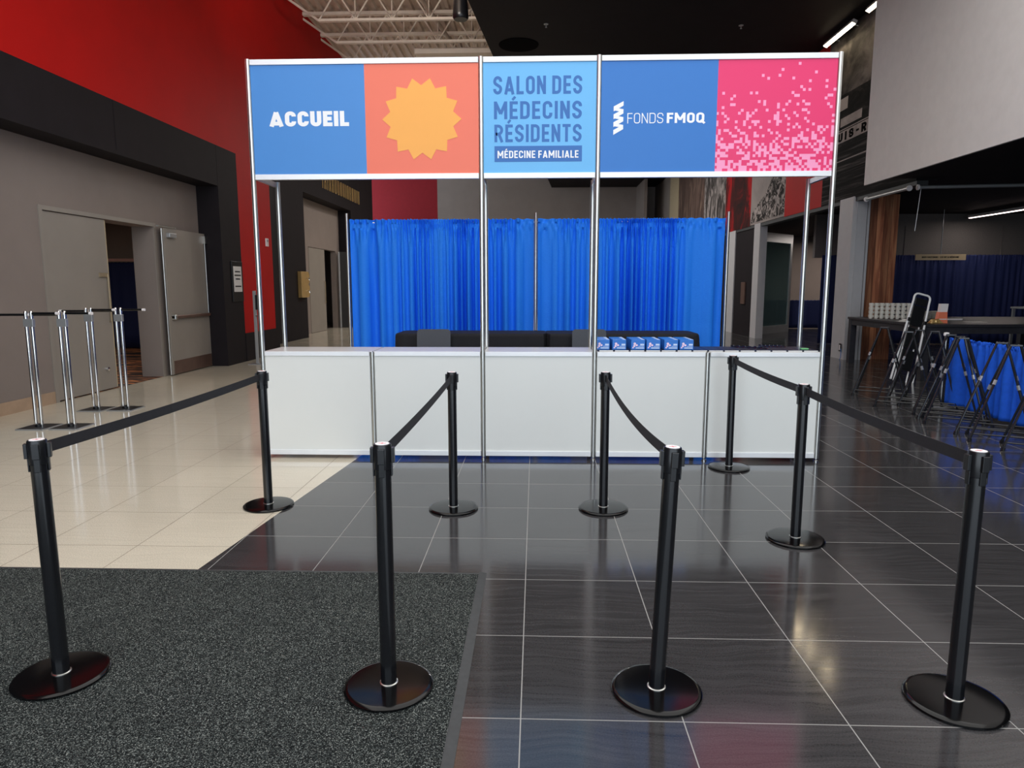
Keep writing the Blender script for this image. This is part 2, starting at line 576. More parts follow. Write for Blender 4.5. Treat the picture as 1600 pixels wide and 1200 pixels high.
def stroke(m, pts, t, sx, sz, x0, z0, y0, y1):
    pts = [p for i, p in enumerate(pts) if i == 0 or math.dist(p, pts[i - 1]) > 1e-4]
    n = len(pts)
    closed = math.dist(pts[0], pts[-1]) < 1e-4
    L, Rr = [], []
    for i in range(n):
        p = Vector(pts[i])
        d0 = (p - Vector(pts[i - 1])).normalized() if i else ((p - Vector(pts[-2])).normalized() if closed else None)
        d1 = (Vector(pts[i + 1]) - p).normalized() if i < n - 1 else ((Vector(pts[1]) - p).normalized() if closed else None)
        d0, d1 = d0 or d1, d1 or d0
        n0, n1 = Vector((-d0.y, d0.x)), Vector((-d1.y, d1.x))
        nn = (n0 + n1)
        if nn.length < 1e-4:
            nn = n0
        nn.normalize()
        k = t / 2 / max(.45, nn.dot(n0))
        L.append(p + nn * k)
        Rr.append(p - nn * k)
    for i in range(n - 1):
        q = [L[i], L[i + 1], Rr[i + 1], Rr[i]]
        c = len(m.v)
        m.add([(x0 + v.x * sx, yy, z0 + v.y * sz) for yy in (y0, y1) for v in q], [(0, 1, 2, 3), (0, 4, 5, 1), (3, 2, 6, 7)] + ([(0, 3, 7, 4)] if i == 0 else []) + ([(1, 5, 6, 2)] if i == n - 2 else []))
def text_mesh(txt, x0, x1, z0, z1, name, mat, parent, y=0.0, pen=.17, depth=.0012, gap=.13, wide=1.0, rot=None):
    """flat lettering in the XZ plane whose capitals span x0..x1, z0..z1"""
    acc = {'É': 'E'}
    x, items = 0.0, []
    for ch in txt:
        w, st = glyph(acc.get(ch, ch), pen, wide)
        items.append((x, st, ch, w))
        x += w + (gap if ch != ' ' else 0)
    tot = x - gap
    sx, sz = (x1 - x0) / tot, (z1 - z0)
    m = MB()
    for gx, st, ch, w in items:
        for si, s_ in enumerate(st):
            stroke(m, s_, pen, sx, sz, x0 + gx * sx, z0, y - .0003 * si, y + depth)
        if ch in acc:
            stroke(m, [(w * .34, 1.08), (w * .70, 1.26)], pen * .8, sx, sz, x0 + gx * sx, z0, y, y + depth)
    if rot:
        m.v = [rot(*p) for p in m.v]
    return m.build(name, mat, parent)

# ================================================================ SETTING
XL, XB = -3.68, -4.12           # front plane and recessed plane of the left wall
XR = 9.2                        # right wall plane
YF, YK = -10.0, 34.0            # entrance front, far wall
ZC = 7.08                       # black ceiling

# floor: beige tile on the left, slate tile on the right, cut along a diagonal joint
def floor():
    m = MB()
    def bx(y):
        return .59 + (y + 2.6) * (.26 / 2.63)
    m.add([(bx(YF), YF, 0), (14, YF, 0), (20, YF, 0), (20, 40, 0), (bx(40), 40, 0)], [(0, 1, 2, 3, 4)], 0)
    m.add([(bx(YF), YF, 0), (bx(40), 40, 0), (-8, 40, 0), (-8, 24, 0), (-5.3, 24, 0), (-5.3, 11, 0), (-4.12, 11, 0), (-4.12, YF, 0)], [tuple(range(8))], 1)
    m.add([(bx(YF), YF, -.2), (20, YF, -.2), (20, 40, -.2), (-8, 40, -.2), (-8, YF, -.2)], [(0, 1, 2, 3, 4)], 0)
    struct(m.build('floor', ['tile_dark', 'tile_beige']))
floor()

# left wall: red plaster, black portals, taupe recess
m = MB()
m.box(XL - .5, XL, YF, 10.05, 4.3, 8.8)
m.box(XL - .5, XL, 10.05, 17.2, 5.4, 8.8)
m.box(XL - .5, XL, 8.3, 10.05, .6, 4.3)
struct(m.build('wall_left', 'red_paint'))
m = MB()
m.box(XL - .44, XL - .002, YF, 7.4, 3.53, 4.3)          # header
m.box(XL - .44, XL, 7.4, 8.3, 0, 4.3)                    # far pilaster
m.box(XL - .44, XL, YF, 1.25, 0, 3.53)                   # near pilaster
m.box(XL - .44, XL + .012, 8.3, 10.05, 0, .6)            # black base under red
m.box(XL + .0, XL + .003, 4.12, 4.125, 3.6, 4.3)         # joint
struct(m.build('wall_left_portal', 'black_paint'))
m = MB()
D0, D1, DZ = 3.02, 5.75, 2.62
m.box(XB - .38, XB, 1.25, D0, 0, 3.6)
m.box(XB - .38, XB, D1, 7.41, 0, 3.6)
m.box(XB - .38, XB, D0, D1, DZ, 3.6)
struct(m.build('wall_left_recess', 'grey_paint'))
struct(box(XB, XB + .015, 1.25, D0 - .08, 0, .16).build('baseboard_left', 'tile_base'))
# door frame + leaves (door_1)
m = MB()
m.box(XB + .0, XB + .014, D0 - .07, D0, 0, DZ)
m.box(XB + .0, XB + .014, D1, D1 + .06, 0, DZ)
m.box(XB + .0, XB + .014, D0 - .07, D1 + .06, DZ, DZ + .06)
struct(m.build('trim_1', 'door_grey'))
d1 = box(-.025, .025, 0, 1.38, .015, DZ - .01).build('door_1', 'door_grey', loc=(XB - .035, D0 + .005, 0), bevel=.003)
d1['kind'] = 'structure'
m = MB()
m.tube([(.025, 1.32, .25 + .8), (.06, 1.30, 1.05), (.06, 1.30, 1.78), (.025, 1.32, 1.78)], .012)
m.box(.02, .05, 1.13, 1.34, 1.74, 1.80)
m.build('pull_bar', 'door_pull', d1, True)
MB().lathe([(0.0, 0), (.035, 0), (.03, .04), (.012, .05)], 16).build('door_stop', 'chrome', d1, True).matrix_basis = Matrix.Translation((.025, 1.13, .33)) @ Matrix.Rotation(R(90), 4, 'Y')
box(.025, .03, 1.37, 1.382, .02, DZ - .02).build('edge_seal', 'tan_paint', d1)
d2 = box(-.025, .025, 0, 1.52, .015, DZ - .01).build('door_2', 'door_grey', loc=(XB + .09, D1 + .12, 0), bevel=.003)
d2['kind'] = 'structure'
box(.0, .085, .10, .34, DZ - .17, DZ - .09).build('door_closer', 'frame_grey', d2, bevel=.008)
m = MB()
m.box(.025, .085, .08, 1.46, 1.015, 1.075)
m.build('push_bar', 'teak_handle', d2, bevel=.01)
box(.025, .10, .08, .15, 1.0, 1.09).build('push_bar_end', 'alu', d2, bevel=.01)
box(.025, .032, .06, 1.5, .02, .26).build('kick_plate', 'teak_handle', d2)
m = MB()
m.tube([(.045, 1.46, 1.03), (.045, 1.46, DZ - .1)], .009)
m.box(.02, .08, 1.42, 1.52, DZ - .2, DZ - .06)
m.build('vertical_latch_rod', 'alu', d2, True)
m = MB()
m.tube([(.0, -.02, .02), (.0, -.02, DZ - .02)], .016)
m.build('hinge', 'alu', d2, True)
box(-.02, .02, -.3, .3, -.012, .012).build('closer_arm', 'alu', d2, loc=(.02, .12, DZ + .01))

# room glimpsed through the left doorway
m = MB()
m.box(-12.2, -12, 0, 12, 0, 4)
m.box(-12, XB - .38, 11.6, 11.8, 0, 4)
m.box(-12, XB - .38, 0.4, .6, 0, 4)
struct(m.build('wall_ballroom', 'grey_paint'))
struct(box(-12.2, XB - .38, .4, 11.8, 3.4, 3.6).build('ceiling_ballroom', 'black_paint'))
struct(box(-12.2, XB, .4, 11.8, -.1, -.001).build('floor_ballroom', 'ballroom_carpet'))
m2 = MB(); m2.add([(-12, .6, .002), (XB - .05, .6, .002), (XB - .05, 11.6, .002), (-12, 11.6, .002)], [(0, 1, 2, 3)])
struct(m2.build('floor_ballroom_carpet', 'ballroom_carpet'))

def folds(x0, x1, z0, z1, seed, lam_mid=.12, lam_end=.34, amp=.03, nx=420, nz=26, ruffle=True, y0=0.0):
    """hanging cloth with gathered folds, in local x/z, thickness direction y"""
    r = random.Random(seed)
    n = nx
    phase = [0.0]
    amps = [0.0]
    wob = [r.uniform(0, 6.28) for _ in range(6)]
    for i in range(n):
        t = i / n
        e = 1 - abs(2 * t - 1)
        lam = lam_end + (lam_mid - lam_end) * min(1, e * 1.8)
        lam *= 1 + .45 * math.sin(9 * t + wob[0]) * math.sin(23 * t + wob[1])
        phase.append(phase[-1] + 2 * PI * (x1 - x0) / n / lam)
        amps.append(.55 + .45 * math.sin(7 * t + wob[2]) * math.sin(17 * t + wob[3]))
    rows = []
    for k in range(nz + 1):
        s = k / nz
        s = s ** 1.5 if ruffle else s
        z = z1 + (z0 - z1) * s
        row = []
        for i in range(n + 1):
            t = i / n
            x = x0 + (x1 - x0) * t
            ph = phase[i]
            a = amp * amps[i]
            grow = .35 + .65 * min(1, s * 2.2)
            w = math.sin(ph + .6 * math.sin(ph * .5 + wob[4]))
            w = math.copysign(abs(w) ** .7, w)
            w2 = .45 * math.sin(ph * .47 + wob[5]) * min(1, .25 + s * 1.4)
            fine = .55 * math.sin(ph * 2.7 + wob[1]) * max(0, 1 - s * 6)
            y = y0 + a * (grow * (w + w2) + fine) + .006 * max(0, 1 - abs(z - (z0 + (z1 - z0) * .38)) / .02) + .006 * max(0, 1 - abs(z - (z0 + (z1 - z0) * .66)) / .02)
            if ruffle and .02 < s < .06:
                y = y0 + .35 * (y - y0) + .012 * math.sin(ph * 3.1)
            row.append((x, y, z + (.006 * math.sin(ph * 2.3) if k == 0 else 0)))
        rows.append(row)
    return MB().grid(rows)

# far portal and far walls
m = MB()
m.box(-5.15, -4.6, 10.3, 15.2, 0, 6.3)
m.box(-5.15, -4.6, 20.7, 24.35, 0, 6.3)
m.box(-5.15, -4.602, 15.2, 20.7, 4.45, 6.3)
m.box(-5.15, XL - .01, 10.06, 10.3, 0, 5.4)
struct(m.build('wall_left_far_portal', 'black_paint'))
m = MB()
m.box(-5.3, -5.1, 15.2, 17.0, 0, 4.5)
m.box(-5.3, -5.1, 20.2, 20.7, 0, 4.5)
m.box(-5.3, -5.1, 17.0, 20.2, 2.9, 4.5)
struct(m.build('wall_left_far_recess', 'grey_paint'))
d3 = box(-.03, .03, 0, 1.75, .01, 2.88).build('door_3', 'door_grey', loc=(-5.12, 17.0, 0))
d3['kind'] = 'structure'
MB().tube([(.03, 1.6, 1.0), (.07, 1.6, 1.0), (.07, 1.6, 1.75), (.03, 1.6, 1.75)], .014).build('pull_bar', 'door_pull', d3, True)
d4 = box(-.03, .03, 0, 1.4, .01, 2.88).build('door_4', 'black_board', loc=(-5.0, 20.25, 0), )
d4.rotation_euler = (0, 0, R(-62))
d4['kind'] = 'structure'
box(-.045, .045, -.03, .03, .01, 2.88).build('door_edge', 'frame_grey', d4)
m = MB()
m.box(-9, -8.8, 14, 24, 0, 4.5)
m.box(-9, -5.3, 13.8, 14, 0, 4.5)
m.box(-9, -5.3, 23.8, 24, 0, 4.5)
m.box(-9, -5.3, 13.8, 24, 4.5, 4.6)
m.box(-9, -5.3, 13.8, 24, -.1, -.005)
struct(m.build('wall_far_room', 'grey_paint'))
m = MB()
m.box(-7, -3.1, YK, YK + .2, 0, 9.0)
struct(m.build('wall_back_red', 'red_paint_dimmed'))
m = MB()
m.box(-3.1, 8.2, YK, YK + .2, 0, 9.0)
m.box(8.2, XR, YK, YK + .2, 0, 9.0)
m.box(8.15, 8.3, 31.0, YK, 0, 9.0)
struct(m.build('wall_back', 'grey_paint'))
struct(box(XR, XR + .3, 29.4, YK, 0, 8).build('wall_right_far', 'grey_paint'))
struct(box(XR - .02, XR + .3, 27.3, 29.4, 0, 8).build('wall_right_tan', 'tan_paint'))
m = MB()
m.prism([(24.4, 0), (24.4, 5.35), (33.9, 3.9), (33.9, 0)], -7.2, -5.6, 'x')
struct(m.build('wall_stair', 'black_paint'))

# ceilings
m = MB()
E0, E1 = (1.16 - 17.8 * .085, -10.0), (1.44 + 22.9 * .085, 34.0)
m.prism([E0, (20, -10), (20, 34.2), E1], ZC, 9.2, 'z')
struct(m.build('ceiling', 'black_paint'))
def deck():
    rows = []
    for y in (YF, YK):
        row = []
        x = -4.2
        i = 0
        while x < 4.2:
            for dx, z in ((0, 8.80), (.09, 8.80), (.12, 8.87), (.21, 8.87)):
                row.append((x + dx, y, z))
            x += .24
        rows.append(row)
    o = MB().grid(rows).build('ceiling_deck', 'deck', solid=.004)
    struct(o)
deck()
struct(box(-8, 20, YF, YK + .3, 9.3, 9.4).build('ceiling_roof', 'black_paint'))

# right wall with tall openings below the murals
m = MB()
m.box(XR + .02, XR + .35, 6.5, 29.4, 3.42, 9)
struct(m.build('wall_right', 'black_paint'))
m = MB()
m.box(XR - .005, XR + .3, 17.62, 18.35, 0, 3.44)
m.box(XR - .02, XR + .2, 15.0, 15.55, 0, 3.44)
struct(m.build('trim_1.001', 'post_white'))
m = MB()
m.box(XR - .03, XR + .32, 8.85, 9.52, 0, 3.44)
m.box(XR - .045, XR + .02, 8.84, 8.86, 0, 3.44)
m.box(XR + .05, XR + .054, 8.835, 8.852, 0.2, 3.44)
struct(m.build('trim_2', 'post_white'))
m = MB()
m.box(XR, XR + .2, 6.5, 29.3, 3.34, 3.43)
struct(m.build('trim_3', 'rubber'))
struct(box(XR + .03, XR + .1, 15.55, 17.62, 0, 3.36).build('door_5', 'black_paint'))
struct(box(XR + .03, XR + .12, 18.35, 27.3, 0, 3.36).build('wall_right_lower', 'black_paint'))
# big white bulkhead over the cafe front
struct(box(8.56, 8.60, YF, 7.1, 3.42, 9.0).build('wall_bulkhead', 'white_wall'))
# cafe box
m = MB()
m.box(8.60, 20, YF, 6.48, 3.45, 3.7)
m.box(XR + .36, 20, 6.48, 22.5, 3.52, 3.7)
struct(m.build('ceiling_cafe', 'black_paint'))
m = MB()
m.box(19.8, 20, YF, 22.5, 0, 3.6)
m.box(8.9, 20, YF - .2, YF, 0, 9.3)
struct(m.build('wall_cafe', 'black_paint'))
m = MB()
m.box(XR + .4, 20, 22.3, 22.5, 0, 3.6)
struct(m.build('wall_cafe_back', 'grey_paint'))
struct(box(9.46, 10.2, 9.02, 9.5, 0, 3.5).build('wall_wood', 'wood'))
struct(box(9.46, 9.47, 8.85, 9.02, 0, 3.5).build('trim_4', 'wood'))
m = MB()
m.box(10.2, 20, 13.4, 13.55, 2.35, 3.55)
for x in (11.9, 12.6, 13.6, 15.2):
    m.box(x, x + .02, 13.38, 13.41, 2.35, 3.2)
struct(m.build('wall_cafe_panels', 'screen_grey'))

# entrance front behind the camera: mullions of the glazing
m = MB()
for x in (-3.68, -1.2, 1.3, 3.8, 6.3, 8.8):
    m.box(x - .05, x + .05, YF - .1, YF, 0, 7.1)
for z in (2.4, 4.8):
    m.box(-3.7, 9, YF - .1, YF, z - .05, z + .05)
struct(m.build('window_1', 'black_metal'))

# ================================================================ ROOF STEEL
def truss(y, label):
    t = thing('roof_truss', label, 'truss', (0, y, 8.0), 0, 'white roof trusses')
    b = MB()
    b.box(-2.8, 4, -.05, -.02, -.03, .03)
    b.box(-2.8, 4, .02, .05, -.03, .03)
    b.build('bottom_chord', 'truss', t)
    b = MB()
    b.box(-3.7, 4, -.06, -.015, .68, .76)
    b.box(-3.7, 4, .015, .06, .68, .76)
    b.build('top_chord', 'truss', t)
    MB().tube([(-3.7, 0, .62), (-2.8, 0, 0)], .03, 6).build('end_strut', 'truss', t)
    x = -2.8
    i = 0
    while x < 2.5:
        MB().tube([(x, 0, 0), (x + .45, 0, .68)], .02, 6).build('web_bar', 'truss', t)
        MB().tube([(x + .45, 0, .68), (x + .9, 0, 0)], .02, 6).build('web_bar', 'truss', t)
        MB().tube([(x + .9, 0, 0), (x + .9, 0, .68)], .014, 6).build('web_bar', 'truss', t)
        x += .9
truss(10.0, 'white open web roof truss, nearest one crossing the photo top edge')
truss(11.5, 'white open web roof truss whose lower chord is highest in view')
truss(13.05, 'white open web roof truss just above the sign, behind the nearer truss')
truss(14.6, 'white roof truss farthest back, half hidden behind the booth sign')
m = MB()
m.box(-.82, 1.4, 13.6, 13.95, 7.88, 8.02)
tag(m.build('roof_beam', 'truss'), 'short pale boxed beam just above the booth sign middle', 'beam')
MB().tube([(-.6, 10.2, 8.45), (.0, 17, 8.45)], .06, 12)
tag(MB().tube([(-.55, 9.5, 8.5), (.35, 17, 8.5)], .06, 12).build('roof_pipe', 'deck', None, True), 'grey pipe running under the roof deck through the trusses', 'pipe')

t = thing('pendant_speaker', 'black cylindrical pendant speaker hanging at the top edge of the photo', 'speaker', (.93, 9.0, 7.08))
MB().lathe([(.03, .5), (.13, .46), (.15, .3), (.165, .1), (.165, .04), (.14, .0), (.0, .0)][::-1], 24).build('body', 'black_plastic', t, True)
MB().tube([(0, 0, .48), (0, 0, 1.75)], .012, 8).build('hanging_rod', 'black_plastic', t, True)
t = thing('ceiling_speaker', 'round black speaker flush in the dark ceiling above the sign', 'speaker', (2.1, 10.55, ZC))
MB().lathe([(.0, -.012), (.36, -.012), (.38, 0)], 40).build('grille', 'pitch', t, False)
MB().lathe([(.38, -.018), (.45, -.018), (.46, 0), (.38, 0)], 40).build('rim', 'pitch', t, False)
for x, y, l in ((2.71, 9.31, 'small sprinkler head in black ceiling above the light blue sign'), (6.86, 9.54, 'small sprinkler head in black ceiling above the pink sign'),):
    t = thing('sprinkler_head', l, 'sprinkler', (x, y, ZC), 0, 'ceiling sprinklers')
    MB().lathe([(.0, -.01), (.05, -.01), (.05, 0)], 16).build('plate', 'frame_grey', t, True)
    MB().lathe([(.0, -.07), (.02, -.07), (.02, -.055), (.008, -.05), (.008, -.01)], 12).build('nozzle', 'frame_grey', t, True)

# linear wall washers above the mural
def lin_lamp(loc, length, label, mat, ry=0.0, rz=0.0, group='linear lamps'):
    t = thing('linear_lamp', label, 'lamp', loc, rz, group)
    box(-.05, .05, -length / 2, length / 2, .0, .07).build('housing', 'lamp_body', t, bevel=.005)
    box(-.04, .04, -length / 2 + .02, length / 2 - .02, -.012, .001).build('diffuser', mat, t)
    return t
a = lin_lamp((8.98, 9.68, 6.90), 1.45, 'lit linear lamp on the mural wall just right of the sign top', 'lamp_warm', group='mural wall washers')
a.rotation_euler = (0, R(25), 0)
b = lin_lamp((8.98, 7.82, 6.90), 1.15, 'lit linear lamp on the mural wall, cut by white bulkhead edge', 'lamp_warm', group='mural wall washers')
b.rotation_euler = (0, R(25), 0)
for t in (a, b):
    for yy in (-.45, .45):
        MB().tube([(0, yy, .06), (.1, yy, .1), (.18, yy, .12)], .01, 6).build('bracket', 'lamp_body', t, True)
for y in (9.68, 7.82):
    area('wall_washer_light', (9.0, y, 6.84), (0, R(18), 0), .08, 1.1, 9, (1, .8, .52))

# ================================================================ MURALS
def mural(name, label, y0, y1, z0, z1, mat, grp='murals on the right wall'):
    return tag(box(XR - .012, XR + .018, y0, y1, z0, z1).build(name, mat), label, 'mural', grp)
mt = thing('mural_panel', 'black and white mural of an old building under clouds, by white bulkhead', 'mural', (XR, 6.5, 3.42), 0, 'murals on the right wall')
box(-.012, .018, 0, 4.1, 0, 1.18).build('printed_boards', 'm_planks', mt)
m = MB(); m.prism([(0, 1.18), (4.1, 1.18), (4.1, 2.30), (3.5, 2.28), (2.0, 2.25), (0, 2.2)], -.012, .018, 'x')
m.build('printed_buildings', 'm_roof', mt)
m = MB(); m.prism([(0, 2.2), (2.0, 2.25), (3.5, 2.28), (4.1, 2.30), (4.1, 3.64), (0, 3.64)], -.012, .018, 'x')
m.build('printed_sky', 'm_sky', mt)
box(-.015, -.01, 0, 4.0, 1.26, 1.50).build('printed_sign_board', 'm_band', mt)
text_mesh('LOUIS-RI', 1.85, 4.0, 1.29, 1.47, 'printed_lettering', 'pitch', mt, pen=.24, wide=1.2, gap=.3, depth=.002, rot=lambda a, d, b: (-.018 + d, 5.85 - a, b))
m = MB()
m.box(-.016, -.01, 0, 4.1, 1.52, 1.54)
m.box(-.016, -.01, 3.0, 3.55, 1.95, 2.2)
m.box(-.016, -.01, 3.42, 3.5, 1.55, 1.95)
m.box(-.016, -.01, 2.3, 3.3, 1.6, 1.78)
m.box(-.016, -.01, 0, 4.1, .86, .88)
m.build('printed_ledges', 'm_band', mt)
mural('mural_panel', 'plain red mural section between crowd photograph and building photograph', 10.6, 13.04, 3.42, 7.06, 'red_paint')
mc = mural('mural_panel', 'grey mural section showing a dark tangle of figures under pale sky', 13.04, 16.03, 3.44, 7.06, 'm_pale')
m = MB()
m.prism([(13.06, 3.5), (15.95, 3.5), (15.95, 3.75), (15.4, 4.0), (14.6, 4.25), (14.0, 4.75), (13.3, 5.2), (13.06, 5.3)], XR - .016, XR - .011, 'x')
m.build('printed_figures', 'm_crowd', mc)
mural('mural_panel', 'red and black mural section beside the right end of the blue drape', 16.03, 19.0, 3.42, 7.06, 'm_redblack')
mural('mural_panel', 'dark mural section with grey slanted script above the drape', 19.0, 22.2, 3.42, 7.06, 'm_text')
mural('mural_panel', 'brown streaked mural section next to the tan wall strip', 22.2, 27.25, 3.42, 7.06, 'm_brown')

# gold letters over the far portal
gl = thing('wall_lettering', 'gold raised letters on black portal header left of the drape', 'lettering', (-4.6, 17.0, 4.83))
y = 0.2
gr = random.Random(3)
while y < 5.2:
    w = gr.choice((.04, .17, .2))
    m = MB()
    m.box(0, .02, y, y + .04, 0, .5)
    if w > .1:
        m.box(0, .02, y + w - .04, y + w, 0, .5)
        zb = gr.choice((0, .46, .23))
        m.box(0, .02, y, y + w, zb, zb + .04)
    m.build('letter', 'gold', gl)
    y += w + .16

# small wall fittings, left
t = thing('notice_frame', 'black framed white notice on the black pillar by the left doors', 'notice', (XL, 8.02, 1.28))
box(0, .02, -.26, .26, 0, .82).build('frame', 'black_plastic', t, bevel=.004)
box(.02, .024, -.19, .19, .2, .72).build('paper', 'paper', t)
m = MB()
for i, w in enumerate((.12, .15, .1, .0, .14)):
    if w:
        m.box(.024, .026, -w, w, .60 - i * .075, .625 - i * .075)
m.build('printed_lines', 'black_plastic', t)
t = thing('thermostat', 'small white thermostat on the red wall strip left of booth', 'thermostat', (XL, 9.72, 2.5))
box(0, .03, -.07, .07, 0, .18).build('case', 'label_white', t, bevel=.006)
box(.03, .034, -.04, .04, .1, .15).build('display', 'frame_grey', t)
t = thing('wall_fountain', 'brass wall plate with two spouts on the black portal', 'fountain', (-4.6, 14.75, 1.25))
m = MB(); m.prism([(-.36, 0), (.3, 0), (.38, .12), (.38, .33), (.28, .4), (.38, .47), (.38, .68), (.3, .78), (-.36, .78)], 0, .12, 'x')
m.build('plate', 'gold', t, bevel=.01)
for z in (.2, .58):
    MB().tube([(.12, .05, z), (.2, .05, z), (.22, .05, z - .06)], .02, 8).build('spout', 'chrome', t, True)

t = thing('sanitizer_stand', 'slim grey sanitizer stand with black dispenser behind the booth corner', 'dispenser', (-3.22, 7.75, 0))
box(-.16, .16, -.13, .13, 0, .015).build('base_plate', 'frame_grey', t, bevel=.003)
box(-.03, .03, -.02, .02, .015, 1.5).build('pole', 'frame_grey', t, bevel=.003)
box(.03, .15, -.06, .04, 1.12, 1.42).build('dispenser', 'black_plastic', t, bevel=.012)
box(.03, .17, -.07, .05, .99, 1.005).build('drip_tray', 'chrome', t)

# ================================================================ BOOTH
S, HT, HC = 1.0161, 3.547, 1.008
bf = thing('booth_frame', 'tall aluminium booth frame carrying the header signs over white counters', 'booth frame', (0, 0, 0))
def octa(h, z0=.0):
    m = MB()
    r = .021
    prof = []
    for k in range(8):
        a0 = 2 * PI * k / 8
        for da, rr in ((-.30, r), (-.10, r), (-.08, r * .72), (.08, r * .72), (.10, r), (.30, r)):
            prof.append((rr * math.cos(a0 + da), rr * math.sin(a0 + da)))
    m.prism(prof, z0, h, 'z')
    return m
proto = octa(HT, .03).build('post', 'alu', bf, loc=(0, 0, 0))
MB().lathe([(.0, 0), (.022, 0), (.022, .012), (.01, .02), (.01, .035)], 16).build('foot', 'chrome', proto, True)
box(-.01, .01, -.01, .01, HT, HT + .004).build('post_cap', 'rail', proto)
for i in (2, 3, 5):
    dup(proto, (S * i, 0, 0), parent=bf)
back = octa(2.585, .03).build('rear_post', 'alu', bf, loc=(.03, .5, 0))
for x in (S * 2, S * 3, S * 5 - .02):
    dup(back, (x, .5, 0), parent=bf)
for a, b in ((0, 2), (2, 3), (3, 5)):
    x0, x1 = S * a + .022, S * b - .022
    box(x0, x1, -.016, .016, 3.498, 3.543).build('header_rail', 'rail', bf, bevel=.002)
    box(x0, x1, -.016, .016, 2.532, 2.578).build('header_rail', 'rail', bf, bevel=.002)
for x in (.015, S * 2, S * 3, S * 5 - .01):
    box(x - .015, x + .015, .022, .478, 2.535, 2.58).build('depth_rail', 'alu', bf, bevel=.002)

ctr_labels = ['white counter unit at the left end of the booth, bare top', 'white counter unit second from the left end, under the orange sign',
              'white counter unit in the middle, under the SALON DES MÉDECINS sign', 'white counter unit carrying the rows of small blue boxes',
              'white counter unit at the right end, covered with dark folders']
for i in range(5):
    t = thing('reception_counter', ctr_labels[i], 'counter', (S * i, 0, 0), 0, 'white booth counter units')
    x0, x1 = .023, S - .023
    box(x0, x1, -.006, .004, .08, .965).build('front_panel', 'panel', t)
    box(x0, x1, -.017, .015, .964, 1.004).build('top_rail', 'rail', t, bevel=.002)
    box(x0, x1, -.017, .015, .036, .082).build('bottom_rail', 'rail', t, bevel=.002)
    box(x0 - .015, x1 + .017, .016, .478, .984, 1.004).build('counter_top', 'counter_top', t, bevel=.002)
    box(x0, x1, .485, .515, .96, .984).build('rear_rail', 'rail', t)
    if i in (0,):
        box(x0 - .02, x0 - .012, .02, .48, .08, .965).build('side_panel', 'panel', t)
    if i == 4:
        box(x1 + .012, x1 + .02, .02, .48, .08, .965).build('side_panel', 'panel', t)
    if i in (0, 3):
        octa(1.0, .03).build('upright', 'alu', t, loc=(S, 0, 0))
        MB().lathe([(.0, 0), (.024, 0), (.024, .012), (.01, .02), (.01, .035)], 16).build('foot', 'chrome', t, True, loc=(S, 0, 0))
        octa(.98, .0).build('upright', 'alu', t, loc=(S, .5, 0))

# header signs
ZS0, ZS1 = 2.579, 3.497
def sign(label, x0, x1):
    return thing('header_sign', label, 'sign', (x0, 0, ZS0)), x0
t, o = sign('booth header sign, half blue reading ACCUEIL, half coral with yellow sun', .022, S * 2 - .022)
w = S * 2 - .044
mid = 1.0 - o + .02
box(0, mid, -.005, .004, 0, ZS1 - ZS0).build('blue_panel', 's_blue', t)
box(mid, w, -.005, .004, 0, ZS1 - ZS0).build('coral_panel', 's_orange', t)
text_mesh('ACCUEIL', .17 - o, .875 - o, 2.985 - ZS0, 3.112 - ZS0, 'lettering', 's_white', t, -.0062, pen=.25, gap=.09, wide=1.22)
poly = []
for k in range(28):
    a = 2 * PI * k / 28
    rr = .347 if k % 2 == 0 else .282
    poly.append((1.515 - o + rr * math.cos(a), 3.036 - ZS0 + rr * math.sin(a)))
MB().prism(poly, -.0075, -.005).build('sun_emblem', 's_sun', t)

t, o = sign('light blue booth header sign reading SALON DES MÉDECINS RÉSIDENTS', S * 2 + .022, S * 3 - .022)
w = S - .044
box(0, w, -.005, .004, 0, ZS1 - ZS0).build('panel', 's_light', t)
def zz(v):
    return v - ZS0
text_mesh('SALON DES', 2.14 - o, 2.905 - o, zz(3.235), zz(3.385), 'lettering', 's_navy', t, -.0062, pen=.165)
text_mesh('MÉDECINS', 2.145 - o, 2.905 - o, zz(3.03), zz(3.177), 'lettering', 's_navy', t, -.0062, pen=.165)
text_mesh('RÉSIDENTS', 2.148 - o, 2.905 - o, zz(2.838), zz(2.985), 'lettering', 's_navy', t, -.0062, pen=.165)
box(2.148 - o, 2.91 - o, -.0066, -.005, zz(2.672), zz(2.805)).build('caption_bar', 's_navy', t)
text_mesh('MÉDECINE FAMILIALE', 2.175 - o, 2.88 - o, zz(2.703), zz(2.765), 'lettering', 's_white', t, -.0078, pen=.16)

t, o = sign('booth header sign reading FONDS FMOQ on blue beside pink pixel pattern', S * 3 + .022, S * 5 - .022)
w = S * 2 - .044
mid = 4.06 - o
box(0, mid, -.005, .004, 0, ZS1 - ZS0).build('blue_panel', 's_blue_deep', t)
box(mid, w, -.005, .004, 0, ZS1 - ZS0).build('pink_panel', 's_pixels', t)
text_mesh('FONDS', 3.297 - o, 3.605 - o, zz(2.985), zz(3.07), 'lettering', 's_white', t, -.0062, pen=.085, wide=1.2, gap=.16)
text_mesh('FMOQ', 3.635 - o, 3.955 - o, zz(2.985), zz(3.07), 'lettering', 's_white', t, -.0062, pen=.20, wide=1.2, gap=.12)
